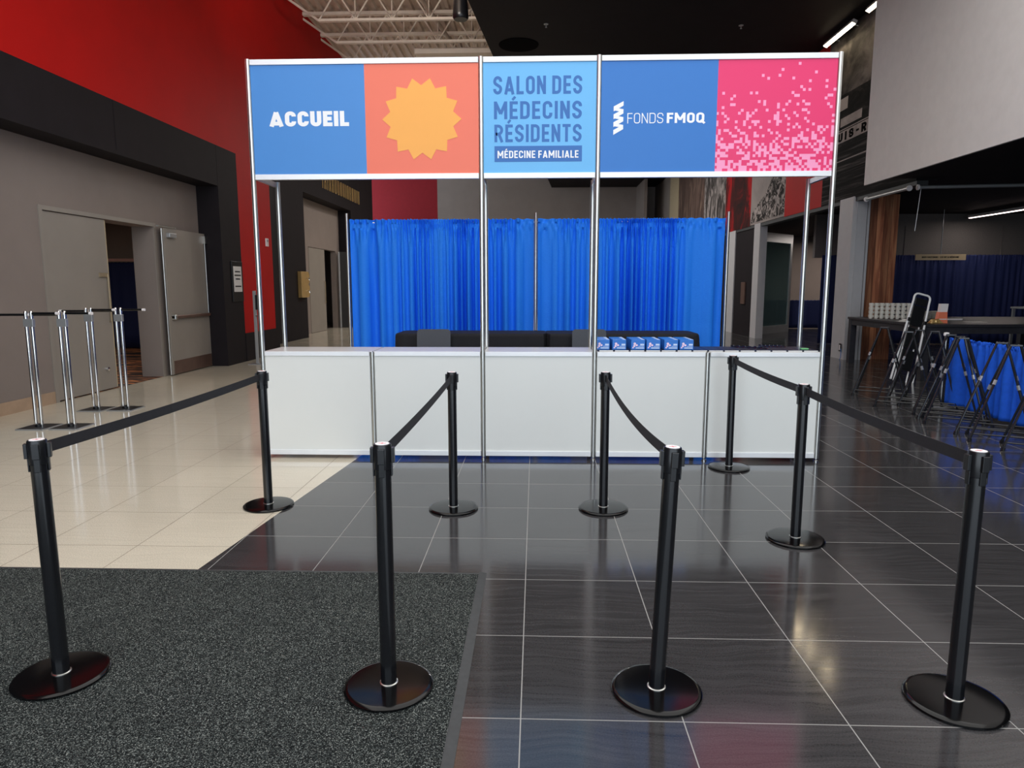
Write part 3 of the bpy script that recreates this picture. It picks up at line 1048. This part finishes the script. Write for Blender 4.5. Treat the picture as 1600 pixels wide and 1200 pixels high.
# zigzag emblem
def zig():
    m = MB()
    lx, rx = 3.178 - o, 3.262 - o
    z0, z1 = zz(2.872), zz(3.155)
    n = 4
    h = (z1 - z0) / (n + .35)
    for i in range(n):
        b = z1 - (i + 1) * h - .004
        # slab rising from left to right, then a short return
        m.prism([(lx, b), (lx, b + h * .62), (rx, b + h * 1.28), (rx, b + h * .72)], -.0068 - .0002 * i, -.005)
        if i < n - 1:
            m.prism([(lx + .008, b + h * .10), (lx + .03, b + h * .42), (rx, b + h * .28 - h * .02), (rx, b - h * .10)], -.0062, -.005)
    return m
zig().build('zigzag_emblem', 's_white', t)
# ================================================================ COUNTER GOODS
# dark folders laid edge to edge, then six rows of small cartons
zt = 1.0045
fx = 3.085
n = 0
fold = None
while fx < 5.0:
    l = 'navy folder lying on the counter, number %d'
    o = box(-.068, .068, -.2, .2, 0, .013).build('folder', 'navy_folder', None, bevel=.002, loc=(fx + .07, .235, zt))
    box(-.062, .062, -.201, -.196, .002, .011).build('pages', 'paper', o)
    tag(o, 'flat dark folder laid edge to edge on the right booth counters', 'folder', 'dark folders on the counter')
    fx += .1415
    n += 1
def carton():
    c = box(-.062, .062, -.032, .032, 0, .092).build('carton', 'box_blue', None, bevel=.002)
    m = MB()
    for cx, cz, rr in ((-.03, .055, .012), (-.012, .042, .010), (-.034, .034, .010), (-.045, .02, .007)):
        m.prism([(cx + rr * math.cos(a * PI / 4), cz + rr * math.sin(a * PI / 4)) for a in range(8)], -.0335, -.032)
    m.build('printed_dots', 'box_lilac', c)
    m = MB()
    m.box(.004, .055, -.0335, -.032, .030, .034)
    m.box(-.02, .055, -.0335, -.032, .012, .022)
    m.box(.02, .055, -.0335, -.032, .04, .055)
    m.build('printed_text', 'box_pale', c)
    m = MB()
    m.box(.03, .060, -.026, -.012, .092, .0932)
    m.box(.036, .060, -.004, .012, .092, .0932)
    m.build('printed_edge', 'box_pale', c)
    return c
rows = [3.115, 3.265, 3.435, 3.575, 3.735, 3.875]
ordn = ['first', 'second', 'third', 'fourth', 'fifth', 'sixth']
dep = ['front', 'second', 'third', 'fourth', 'rearmost']
first = None
for i, x in enumerate(rows):
    for j in range(5):
        c = carton() if first is None else dup(first)
        first = first or c
        c.location = (x + .012, .10 + j * .07, zt + .0135)
        c.rotation_euler = (0, 0, 0)
        tag(c, '%s small blue carton in the %s carton row from the left on the counter' % (dep[j], ordn[i]), 'carton', 'blue cartons on the counter')
def pen(loc, rz, label):
    t = thing('pen', label, 'pen', loc, rz, 'pens on the counter')
    MB().tube([(0, -.065, .006), (0, .065, .006)], .005, 8).build('barrel', 'black_plastic', t, True)
    MB().tube([(0, -.08, .006), (0, -.065, .006)], .001, 8, .005).build('tip', 'chrome', t, True)
    box(-.0035, .0035, .01, .064, .0105, .018).build('clip', 'chrome', t)
for i in range(6):
    pen((4.40 + i * .045, .36 - i * .03, zt + .0135), R(12), 'black pen with silver clip, in the left pen group on the dark folders')
for i in range(6):
    pen((4.68 + i * .036, .42 - i * .004, zt + .0135), R(8), 'black pen with silver clip, in the right pen group by the rear post')
t = tag(box(-.035, .035, -.02, .02, 0, .014).build('eraser', 'green_bit', None, bevel=.004, loc=(4.965, .12, zt + .0135)), 'small green block at the right end of the dark counter', 'eraser')

# ================================================================ DRAPE BEHIND THE BOOTH
YD = 4.75
ZD = 2.63
poles = [(-.45, 'white drape pole at the left end of the blue backdrop'), (2.51, 'white drape pole in the middle of the blue backdrop'), (5.47, 'white drape pole at the right end of the blue backdrop')]
for x, l in poles:
    t = thing('drape_pole', l, 'pole', (x, YD - .03, 0), 0, 'backdrop poles')
    MB().tube([(0, 0, .012), (0, 0, ZD + .09)], .022, 14).build('upright', 'alu', t, True)
    box(-.22, .22, -.22, .22, 0, .012).build('base_plate', 'frame_grey', t)
for (a, b, l) in ((-.43, 2.49, 'left'), (2.53, 5.45, 'right')):
    tag(MB().tube([(a, YD + .10, ZD - .045), (b, YD + .10, ZD - .045)], .014, 10).build('drape_rod', 'alu', None, True), 'rod threaded through the %s half of the royal blue backdrop' % l, 'rod')
for a, b, l, sd in ((-.42, 2.48, 'left half of the royal blue pipe and drape backdrop', 21), (2.54, 5.44, 'right half of the royal blue pipe and drape backdrop', 5)):
    o = folds(a, b, .03, ZD, sd, .105, .42, .10, 760, 44, y0=YD + .02).build('backdrop_curtain', 'drape', None, True, solid=.003)
    tag(o, l, 'curtain', 'backdrop curtains')

# black clothed tables behind the counter
def clothed(x0, x1, y0, y1, h, label, seed, lend, rend):
    r = random.Random(seed)
    rows = []
    prof = [(0.00, 0.0), (.02, .004), (.035, .02), (.04, .05), (.05, .2), (.062, .45), (.075, .7), (.085, h - .005)]
    n = 160
    def ringpt(k, off, z, wav):
        # rounded rectangle param
        rx = .10
        per = [(x1 - x0 - 2 * rx), (y1 - y0 - 2 * rx)]
        L = 2 * (per[0] + per[1]) + 2 * PI * rx
        d = L * k / n
        cx, cy = (x0 + x1) / 2, (y0 + y1) / 2
        segs = [('l', (x0 + rx, y0), (1, 0), per[0]), ('a', (x1 - rx, y0 + rx), -PI / 2), ('l', (x1, y0 + rx), (0, 1), per[1]), ('a', (x1 - rx, y1 - rx), 0),
                ('l', (x1 - rx, y1), (-1, 0), per[0]), ('a', (x0 + rx, y1 - rx), PI / 2), ('l', (x0, y1 - rx), (0, -1), per[1]), ('a', (x0 + rx, y0 + rx), PI)]
        for s in segs:
            ln = s[3] if s[0] == 'l' else rx * PI / 2
            if d <= ln + 1e-9:
                if s[0] == 'l':
                    px, py = s[1][0] + s[2][0] * d, s[1][1] + s[2][1] * d
                    nx, ny = s[2][1], -s[2][0]
                else:
                    a = s[2] + d / rx
                    nx, ny = math.cos(a), math.sin(a)
                    px, py = s[1][0] + rx * nx, s[1][1] + rx * ny
                break
            d -= ln
        q = off + wav
        if abs(nx) > .5 and ((nx > 0 and not rend) or (nx < 0 and not lend)):
            q = min(q, .004)
        return (px + nx * q, py + ny * q, z)
    for off, dz in prof:
        row = []
        for k in range(n + 1):
            w = .02 * math.sin(k % n * 2 * PI * 23 / n + seed) * (dz / h)
            row.append(ringpt(k % n, off, h - dz, w))
        rows.append(row)
    m = MB()
    m.grid(rows)
    m.add([rows[0][k] for k in range(n)], [tuple(range(n))])
    o = m.build('tablecloth', 'cloth_black', None, True)
    tag(o, label, 'tablecloth', 'black tablecloths')
    return o
clothed(.50, 2.66, 3.70, 4.40, .915, 'black floor length tablecloth over the left table before the blue backdrop', 2, True, False)
clothed(2.67, 4.83, 3.70, 4.40, .915, 'black floor length tablecloth over the right table before the blue backdrop', 4, False, True)

def chair():
    t = thing('side_chair', '', 'chair', (0, 0, 0), 0, 'chairs behind the counter')
    box(-.23, .23, -.22, .22, .43, .48).build('seat', 'chair_mesh', t, bevel=.02)
    # rounded back panel, leaning away
    pts = []
    for cx, cz, a0 in ((.19, .92, 0), (-.19, .92, 90), (-.19, .62, 180), (.19, .62, 270)):
        for k in range(5):
            a = R(a0 + 22.5 * k)
            pts.append((cx + .05 * math.cos(a), cz + .05 * math.sin(a)))
    m = MB(); m.prism(pts, -.015, .015)
    bo = m.build('backrest', 'chair_mesh', t, True, loc=(0, -.235, .02))
    bo.rotation_euler = (R(6), 0, 0)
    for sx in (-1, 1):
        MB().tube([(sx * .2, .2, 0), (sx * .2, .18, .44)], .012, 8).build('leg', 'black_satin', t, True)
        MB().tube([(sx * .2, -.22, 0), (sx * .2, -.2, .44), (sx * .2, -.23, .66)], .012, 8).build('leg', 'black_satin', t, True)
    return t
c0 = chair()
c0.location = (1.06, 3.24, 0)
c0.rotation_euler = (0, 0, PI)
c0['label'] = 'grey backed chair before the black table, between left booth posts'
dup(c0, (3.27, 3.24, 0), None, 'grey backed chair before the black table, right of centre post')

# ================================================================ STANCHIONS
def stanchion(label):
    t = thing('stanchion', label, 'stanchion', (0, 0, 0), 0, 'black belt stanchions')
    MB().lathe([(.0, 0), (.172, 0), (.178, .004), (.178, .011), (.172, .017), (.160, .0185), (.06, .021), (.0, .021)], 64).build('base', 'black_metal', t, True)
    MB().lathe([(.033, .019), (.0365, .019), (.0365, .0235), (.033, .0255)], 32).build('base_ring', 'alu', t, True)
    MB().lathe([(.0, .02), (.0315, .02), (.0315, .915), (.0, .915)], 32).build('post', 'black_satin', t, True)
    h = MB().lathe([(.0, .90), (.0335, .90), (.0345, .905), (.0345, .992), (.032, .997), (.0, .997)], 32).build('belt_head', 'black_plastic', t, True)
    for k in range(4):
        rot = Matrix.Rotation(k * PI / 2, 4, 'Z')
        m = MB()
        m.box(.033, .046, -.013, .013, .925, .984, mat=rot)
        m.box(.031, .037, -.011, .011, .872, .925, mat=rot)
        m.build('belt_clip', 'black_plastic', h, bevel=.002)
    MB().lathe([(.0, .997), (.027, .997), (.027, .9985), (.0, .9985)], 24).build('top_label', 'label_white', h)
    m = MB()
    m.box(-.014, .014, -.003, .003, .9985, .999)
    m.box(-.003, .003, -.009, .009, .9985, .999)
    m.build('printed_mark', 'label_pink', h)
    return t
spos = {'A': (.566, -3.675, 'front row stanchion at far left, standing on the grey mat'), 'B': (1.93, -3.705, 'front row stanchion standing on the mat near its right edge'),
        'C': (2.998, -3.69, 'front row stanchion right of the mat, leaning slightly right'), 'D': (4.138, -3.726, 'front row stanchion at far right of the photo'),
        'E': (.556, -1.42, 'stanchion straddling beige and slate tiles at the booth left corner'), 'F': (1.923, -1.444, 'second row stanchion before the second counter unit from left'),
        'G': (3.006, -1.417, 'second row stanchion before the fourth counter unit from left'), 'H': (4.227, -.241, 'stanchion standing closest to the booth, before the right end counter'),
        'I': (4.165, -1.993, 'stanchion with belts on both sides, right of the booth centre')}
lean = {'A': (-.007, 0), 'C': (.034, -.004), 'H': (-.004, 0), 'D': (.004, 0)}
st0 = None
mats = {'A': .0075, 'B': .0075}
for kx, (x, y, l) in spos.items():
    if st0 is None:
        st0 = s = stanchion(l)
        clean = True
    else:
        s = dup(st0, label=l)
    s.location = (x, y, mats.get(kx, 0))
    s.rotation_euler = (0, 0, {'A': R(25), 'E': R(10)}.get(kx, R(4)))
for s in [o for o in bpy.data.objects if o.name.startswith('stanchion') and o.parent is None]:
    for kx, (lx, ly) in lean.items():
        if s['label'] == spos[kx][2]:
            for ch in kids(s):
                if ch.name.split('.')[0] in ('post', 'belt_head'):
                    v = Vector((lx, ly, 0))
                    v.rotate(Euler((0, 0, -s.rotation_euler.z)))
                    ch.rotation_euler = (-v.y, v.x, 0)
def belt(a, b, label, sag=.02):
    la, lb = lean.get(a, (0, 0)), lean.get(b, (0, 0))
    pa = Vector((spos[a][0] + la[0], spos[a][1] + la[1], .957 + mats.get(a, 0)))
    pb = Vector((spos[b][0] + lb[0], spos[b][1] + lb[1], .957 + mats.get(b, 0)))
    d = (pb - pa)
    d.z = 0
    L = d.length
    d.normalize()
    rows = [[], []]
    for i in range(25):
        t = i / 24
        p = pa.lerp(pb, .042 / L + t * (1 - .084 / L))
        z = p.z - sag * 4 * t * (1 - t)
        rows[0].append((p.x, p.y, z - .024))
        rows[1].append((p.x, p.y, z + .024))
    o = MB().grid(rows).build('barrier_belt', 'belt', None, False, solid=.002)
    tag(o, label, 'belt', 'black barrier belts')
belt('A', 'E', 'black belt at left, stretched over the beige tiles to booth corner', .012)
belt('B', 'F', 'black belt running from the mat stanchion back toward second counter unit', .012)
belt('C', 'G', 'black belt from the leaning front stanchion back toward fourth counter unit', .05)
belt('I', 'H', 'black belt crossing in front of the right end counter unit', .012)
belt('D', 'I', 'black belt at right, stretched over slate tiles to far right stanchion', .012)

# entrance mat
t = thing('entrance_mat', 'large flecked charcoal entrance mat in the left foreground', 'mat', (0, 0, 0))
m = MB(); m.prism([(-2.2, -7.5), (2.205, -7.5), (2.205, -2.60), (-2.2, -2.60)], 0.0005, .0075, 'z')
m.build('carpet', 'mat', t)
m = MB()
m.prism([(2.2, .0005), (2.243, .0005), (2.243, .002), (2.207, .0085), (2.2, .0085)], -7.5, -2.575)
m.build('rubber_border', 'rubber', t)
m = MB()
m.prism([(-2.605, .0005), (-2.575, .0005), (-2.575, .002), (-2.6, .0082), (-2.605, .0082)], -2.2, 2.205, 'x')
m.build('rubber_border', 'rubber', t)

# ================================================================ CHROME TWIN-POLE STANDS
def twin(label):
    t = thing('barrier_stand', label, 'stand', (0, 0, 0), 0, 'chrome barrier stands by the doors')
    box(-.16, .16, -.17, .17, 0, .014).build('base_plate', 'frame_grey', t, bevel=.002)
    box(-.15, .15, -.155, .165, .014, .0152).build('base_mat', 'black_board', t)
    for s in (-1, 1):
        MB().tube([(s * .033, 0, .0152), (s * .033, 0, 1.31)], .019, 14).build('pole', 'chrome', t, True)
        MB().lathe([(.0, 1.31), (.02, 1.31), (.015, 1.325), (.0, 1.33)], 12, (s * .033, 0, 0)).build('pole_cap', 'chrome', t, True)
        z = 1.285 if s < 0 else 1.30
        ar = MB().tube([(s * .05, 0, z), (s * .34, -.02, z)], .014, 10).build('arm', 'black_satin', t, True)
        MB().tube([(s * .33, -.02, z), (s * .365, -.022, z)], .017, 10).build('arm_tip', 'label_white', ar, True)
    box(-.055, .055, -.022, .022, 1.15, 1.24).build('clamp', 'frame_grey', t, bevel=.004)
    MB().lathe([(0, .0152), (.045, .0152), (.045, .04), (.03, .05)], 16).build('socket', 'black_plastic', t, True)
    return t
ts = [(-3.15, 1.3, 'chrome twin pole stand nearest left edge of the photo'), (-2.79, 1.33, 'chrome twin pole stand right behind the far left stanchion'),
      (-3.22, 2.45, 'chrome twin pole stand before the closed door leaf'), (-2.86, 2.50, 'chrome twin pole stand before the open doorway, rightmost of four')]
p0 = None
for x, y, l in ts:
    s = twin(l) if p0 is None else dup(p0, label=l)
    p0 = p0 or s
    s.location = (x, y, 0)

# ================================================================ RIGHT SIDE: FOLDED STANDS, LOW DRAPE, CAFE
def aframe(label):
    t = thing('folding_frame', label, 'folding stand', (0, 0, 0), 0, 'black folding frames beside the low drape')
    box(-.055, .055, -.045, .045, .985, 1.003).build('top_plate', 'frame_tube', t, bevel=.004)
    for sx, sy in ((-1, -1), (1, -1), (1, 1), (-1, 1)):
        lg = MB().tube([(sx * .045, sy * .035, .985), (sx * .33, sy * .20, .03)], .012, 8).build('leg', 'frame_tube', t, True)
        MB().tube([(sx * .328, sy * .198, .035), (sx * .333, sy * .202, 0.0)], .018, 8, .021).build('foot', 'black_plastic', lg, True)
        a = .36 if sx * sy > 0 else .44
        MB().tube([(sx * (.045 + .285 * a), sy * (.035 + .165 * a), .985 - .955 * a), (sx * (.045 + .285 * (a + .05)), sy * (.035 + .165 * (a + .05)), .985 - .955 * (a + .05))], .0165, 8).build('clip', 'frame_grey', lg, True)
    MB().tube([(-.313, -.19, .085), (.313, -.19, .085)], .008, 6).build('brace', 'black_plastic', t, True)
    MB().tube([(.313, -.19, .085), (.313, .19, .085)], .008, 6).build('brace', 'black_plastic', t, True)
    MB().tube([(-.313, .19, .085), (.313, .19, .085)], .008, 6).build('brace', 'black_plastic', t, True)
    return t
fs = [(7.54, 3.898, -32, 'black folding frame standing apart at the left end of the group'),
      (7.389, 2.95, -28, 'black folding frame second from the left, before the step ladder'),
      (7.709, 3.273, -34, 'black folding frame directly behind the second one, by step ladder'),
      (7.76, 3.005, -36, 'black folding frame just right of the step ladder'),
      (7.608, 2.392, -30, 'black folding frame at the left end of the low blue drape'),
      (7.53, 2.071, -40, 'black folding frame under the white finial of the low drape'),
      (7.429, 1.848, -26, 'black folding frame whose flat top plate faces the low drape'),
      (7.438, 1.2, -34, 'black folding frame before the middle of the low blue drape'),
      (7.379, 0.898, -28, 'black folding frame second from the photo right edge'),
      (7.443, 0.455, -32, 'black folding frame cut by the photo right edge')]
p0 = None
for x, y, rz, l in fs:
    s = aframe(l) if p0 is None else dup(p0, label=l)
    p0 = p0 or s
    s.location = (x, y, 0)
    s.rotation_euler = (0, 0, R(rz))

# low drape on the cafe edge
lx0, ly0, lx1, ly1 = 7.92, 2.98, 7.78, -.4
ang = math.atan2(ly1 - ly0, lx1 - lx0)
Ld = math.hypot(lx1 - lx0, ly1 - ly0)
o = folds(0.03, Ld, .06, .92, 9, .16, .30, .05, 420, 26).build('low_curtain', 'drape_dimmed', None, True, solid=.003, loc=(lx0, ly0, 0))
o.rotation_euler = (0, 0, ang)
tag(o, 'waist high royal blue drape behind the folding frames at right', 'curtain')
t = thing('low_drape_pole', 'short pole with white finial at left end of low drape', 'pole', (lx0, ly0 + .05, 0))
MB().tube([(0, 0, .01), (0, 0, .93)], .02, 12).build('upright', 'alu', t, True)
MB().lathe([(0, .93), (.03, .935), (.038, .955), (.03, .98), (0, .985)], 16).build('finial', 'label_white', t, True)
box(-.2, .2, -.2, .2, 0, .01).build('base_plate', 'frame_grey', t)
o = MB().tube([(0, .05, .875), (Ld, .05, .875)], .014, 8).build('low_drape_rod', 'alu', None, True, loc=(lx0, ly0, 0))
o.rotation_euler = (0, 0, ang)
tag(o, 'rod inside the top hem of the low blue drape', 'rod')

# high cafe table
t = thing('cafe_table', 'long charcoal counter height table beside the walnut column', 'table', (9.0, 5.55, 0))
TZ = .95
box(0, 3.6, 0, 2.85, TZ - .045, TZ).build('table_top', 'table_dark', t, bevel=.004)
m = MB()
m.box(.04, 3.56, .03, .07, TZ - .16, TZ - .045)
m.box(.03, .07, .04, 2.81, TZ - .16, TZ - .045)
m.box(.04, 3.56, 2.78, 2.82, TZ - .16, TZ - .045)
m.build('apron', 'table_dark', t)
for x, y in ((.02, .02), (.02, 2.72), (3.46, .02), (3.46, 2.72)):
    box(x, x + .12, y, y + .12, 0, TZ - .045).build('leg', 'table_dark', t, bevel=.003)

def cup_proto():
    t = tag(MB().lathe([(.0, 0), (.028, 0), (.038, .03), (.04, .075), (.036, .075), (.034, .02), (.0, .012)], 18).build('coffee_cup', 'ceramic', None, True), '', 'cup', 'stacked coffee cups')
    MB().tube([(.036, 0, .062), (.06, 0, .055), (.062, 0, .03), (.036, 0, .02)], .006, 6).build('handle', 'ceramic', t, True)
    return t
cp = None
for k in range(4):
    for j in range(2):
        for i in range(8):
            c = cup_proto() if cp is None else dup(cp)
            cp = cp or c
            c.location = (9.10 + i * .085 + j * .04, 7.62 - i * .035 + j * .10, TZ + .0005 + k * .0755)
            c.rotation_euler = (0, 0, R(-70))
            c['label'] = ('white cup in the %s layer of cup stacks on the charcoal table' % ('bottom', 'second', 'third', 'top')[k])
pp = None
for x, y, n, l in ((10.02, 7.45, 8, 'left'), (10.34, 7.55, 8, 'right')):
    for k in range(n):
        if pp is None:
            c = pp = MB().lathe([(.0, 0), (.08, 0), (.13, .014), (.13, .018), (.08, .006), (.0, .006)], 28).build('plate', 'ceramic', None, True)
        else:
            c = dup(pp)
        c.location = (x, y, TZ + .0005 + k * .0185)
        tag(c, 'white plate in the %s plate stack behind the step ladder' % l, 'plate', 'stacked plates')
t = thing('card_stand', 'orange and white card stand on the charcoal table', 'card stand', (9.52, 5.98, TZ))
m = MB(); m.prism([(-.085, 0), (.085, 0), (.07, .19), (-.06, .19)], -.05, .05)
m.build('lower_block', 'orange_card', t)
m = MB(); m.prism([(-.05, .19), (.075, .19), (.085, .33), (-.04, .33)], -.04, .04)
m.build('upper_card', 'label_white', t)
box(-.06, .07, -.052, -.05, .06, .075).build('printed_line', 'label_white', t)
def crumple(name, loc, sx, sy, h, mat, label, cat, seed):
    r = random.Random(seed)
    rows = []
    for i in range(9):
        row = []
        for j in range(13):
            a = 1 - abs(i / 4 - 1) ** 3
            b = 1 - abs(j / 6 - 1) ** 3
            row.append(((j / 12 - .5) * sx * (1 + .15 * r.uniform(-1, 1)), (i / 8 - .5) * sy * (1 + .15 * r.uniform(-1, 1)), .002 + h * a * b * r.uniform(.3, 1)))
        rows.append(row)
    o = MB().grid(rows).build(name, mat, None, True, solid=.003, loc=loc)
    return tag(o, label, cat)
crumple('napkin', (9.17, 6.42, TZ + .002), .26, .2, .05, 'paper', 'crumpled white napkin at the left corner of the charcoal table', 'napkin', 1)
crumple('ribbon_pile', (9.36, 5.86, TZ + .002), .2, .15, .09, 'gold', 'crumpled gold wrapper pile on the table, left of the ladder', 'wrapper', 2)
crumple('black_cloth', (9.28, 6.14, TZ + .002), .28, .16, .04, 'cloth_black', 'small crumpled black cloth on the table before the cups', 'cloth', 3)
tag(box(-.15, .15, -.1, .1, 0, .004).build('paper_sheet', 'paper', None, loc=(10.3, 6.3, TZ + .0005)), 'white paper sheet lying right of the orange card stand', 'paper')
tag(box(-.16, .16, -.03, .03, 0, .03).build('paper_roll', 'label_white', None, bevel=.012, loc=(10.3, 6.95, TZ + .0005)), 'small white roll behind the orange card stand', 'roll')

# folded step ladder leaning on the table edge
t = thing('step_ladder', 'folded white step ladder with black treads leaning on the charcoal table', 'ladder', (8.55, 5.26, 0))
lean_m = Matrix.Rotation(R(-11), 4, 'X') @ Matrix.Rotation(R(15), 4, 'Y')
fr = MB()
hw = .13
loop = [(-hw - .05, 0, .02), (-hw, 0, 1.40)] + [(-hw + .06 - .06 * math.cos(R(a)), 0, 1.46 + .06 * math.sin(R(a))) for a in (0, 30, 60, 90)] + \
       [(hw - .06 + .06 * math.sin(R(a)), 0, 1.46 + .06 * math.cos(R(a))) for a in (0, 30, 60, 90)] + [(hw, 0, 1.40), (hw + .05, 0, .02)]
fr.tube(loop, .017, 10)
o = fr.build('front_frame', 'ladder_white', t, True); o.matrix_basis = lean_m
fr = MB()
for s in (-1, 1):
    fr.tube([(s * .105, .06, .02), (s * .085, .045, 1.0)], .012, 8)
fr.tube([(-.1, .055, .3), (.1, .055, .3)], .012, 8)
o = fr.build('rear_frame', 'ladder_white', t, True); o.matrix_basis = lean_m
for z in (.22, .6, .98):
    o = box(-.105, .105, .005, .025, z, z + .34).build('tread', 'black_plastic', t, bevel=.006); o.matrix_basis = lean_m
o = box(-.098, .098, -.002, .008, 1.33, 1.45).build('top_pad', 'black_plastic', t, bevel=.004); o.matrix_basis = lean_m
for s in (-1, 1):
    o = box(s * (hw + .005) - .02, s * (hw + .005) + .02, -.03, .03, 1.03, 1.09).build('hinge', 'black_plastic', t, bevel=.004); o.matrix_basis = lean_m

# grey metal high table behind
t = thing('bar_table', 'grey metal bar table frame behind the charcoal table at right', 'table', (13.6, 9.3, 0))
box(-.45, .9, -.4, .4, 1.08, 1.12).build('table_top', 'frame_grey', t, bevel=.004)
for x in (-.4, .12, .84):
    for y in (-.36, .36):
        box(x - .025, x + .025, y - .025, y + .025, 0, 1.08).build('leg', 'frame_grey', t)

# navy drapes in the cafe, sign
o = folds(10.25, 19.5, .02, 2.4, 33, .2, .3, .05, 500, 16, y0=13.0).build('cafe_curtain', 'drape_navy', None, True, solid=.003)
tag(o, 'long navy drape across the back of the dim cafe', 'curtain')
t = thing('hanging_sign', 'narrow beige sign hanging before the navy cafe drape', 'sign', (12.35, 12.3, 2.24))
box(0, 1.28, -.012, .012, 0, .15).build('board', 'tan_paint', t)
text_mesh('NOUS SOUTENONS PLUS DE LA MÉDECINE', .16, 1.1, .05, .098, 'lettering', 'black_plastic', t, -.0135, pen=.2, depth=.002)
MB().tube([(.64, 0, .15), (.64, 0, 1.28)], .004, 6).build('cord', 'frame_grey', t)
# cafe lamps
for (x, y, l) in ((14.0, 11.7, 'lit linear lamp under the black cafe ceiling at right edge'), (14.2, 19.6, 'lit linear lamp in the room behind the glass door'), (12.2, 14.8, 'lit linear lamp seen past the pale post')):
    lin_lamp((x, y, 3.36), 2.4, l, 'lamp_cafe', group='cafe ceiling lamps')
    area('cafe_lamp_light', (x, y, 3.33), (0, 0, 0), .08, 2.3, 85 if y > 15 else 18, (1, .88, .80))
# roller shades at the cafe corner
for a, b, l in (((9.12, 8.2, 3.3), (9.12, 6.6, 3.3), 'rolled up shade tube along the mural wall bottom edge'), ((9.2, 6.48, 3.3), (12.5, 6.1, 3.3), 'rolled up shade tube crossing the cafe front')):
    t = thing('roller_shade', l, 'shade', a, 0, 'cafe roller shades')
    d = Vector(b) - Vector(a)
    MB().tube([(0, 0, 0), d], .03, 12).build('tube', 'frame_grey', t, True)
    for q in (0.0, 1.0):
        p = d * q
        MB().tube([p + Vector((-.0, 0, -.0)), p + d.normalized() * .03], .05, 14).build('bracket', 'label_white', t, True)
    if d.x > 1:
        MB().tube([d * .02 + Vector((0, 0, -.03)), d * .02 + Vector((-.05, 0, -.75))], .004, 6).build('pull_cord', 'frame_grey', t)

# glass door standing open behind the booth
ax, ay, bx_, by_ = 9.55, 16.4, 11.3, 18.2
t = thing('glass_door', 'open grey framed glass door behind the right end of the drape', 'door', (ax, ay, 0), math.atan2(by_ - ay, bx_ - ax))
L = math.hypot(bx_ - ax, by_ - ay)
H = 3.3
m = MB()
m.box(0, .16, -.03, .03, 0, H)
m.box(L - .16, L, -.03, .03, 0, H)
m.box(.16, L - .16, -.03, .03, 0, .26)
m.box(.16, L - .16, -.03, .03, H - .3, H)
m.build('frame', 'frame_grey', t, bevel=.003)
box(.16, L - .16, -.006, .006, .26, H - .3).build('glass_pane', 'glass', t)
t = thing('door_handle_plate', 'brown vertical pull plate on the dark door beyond the drape', 'handle', (XR + .03, 16.5, 1.0))
box(-.05, 0, -.2, .2, 0, .7).build('pull', 'teak_handle', t, bevel=.01)
o = folds(9.8, 16, .02, 1.05, 41, .3, .4, .03, 200, 10, y0=20.0).build('low_navy_curtain', 'drape_navy', None, True, solid=.003)
tag(o, 'low navy drape in the room behind the glass door', 'curtain')
t = thing('wall_outlet', 'black framed outlet low on the pale post at right', 'outlet', (XR - .045, 9.02, .17), -PI / 2)
box(-.05, .05, -.012, 0, 0, .17).build('frame', 'black_plastic', t)
box(-.025, .025, -.016, -.012, .03, .14).build('cover', 'label_white', t)
MB().tube([(.05, -.012, .06), (.12, -.03, .02), (.14, -.04, -.12), (.06, -.05, -.23)], .006, 6).build('blue_cable', 's_blue_deep', t, True)

# interior of the ballroom: navy drape, pink top band
o = folds(0, 6.5, .02, 2.2, 51, .3, .4, .05, 200, 8).build('ballroom_curtain', 'drape_navy', None, True, solid=.003, loc=(-11.3, 11.3, 0))
tag(box(0, 6.5, -.01, .01, 0, .07).build('drape_valance', 'pale_pink_band', None, loc=(-11.3, 11.2, 2.22)), 'thin pinkish band above the navy drape seen through the left doorway', 'band')
tag(o, 'navy drape seen inside the dim room beyond the left doors', 'curtain')
area('ballroom_light', (-8, 6, 3.35), (0, 0, 0), 3, 3, 75, (1, .85, .7))
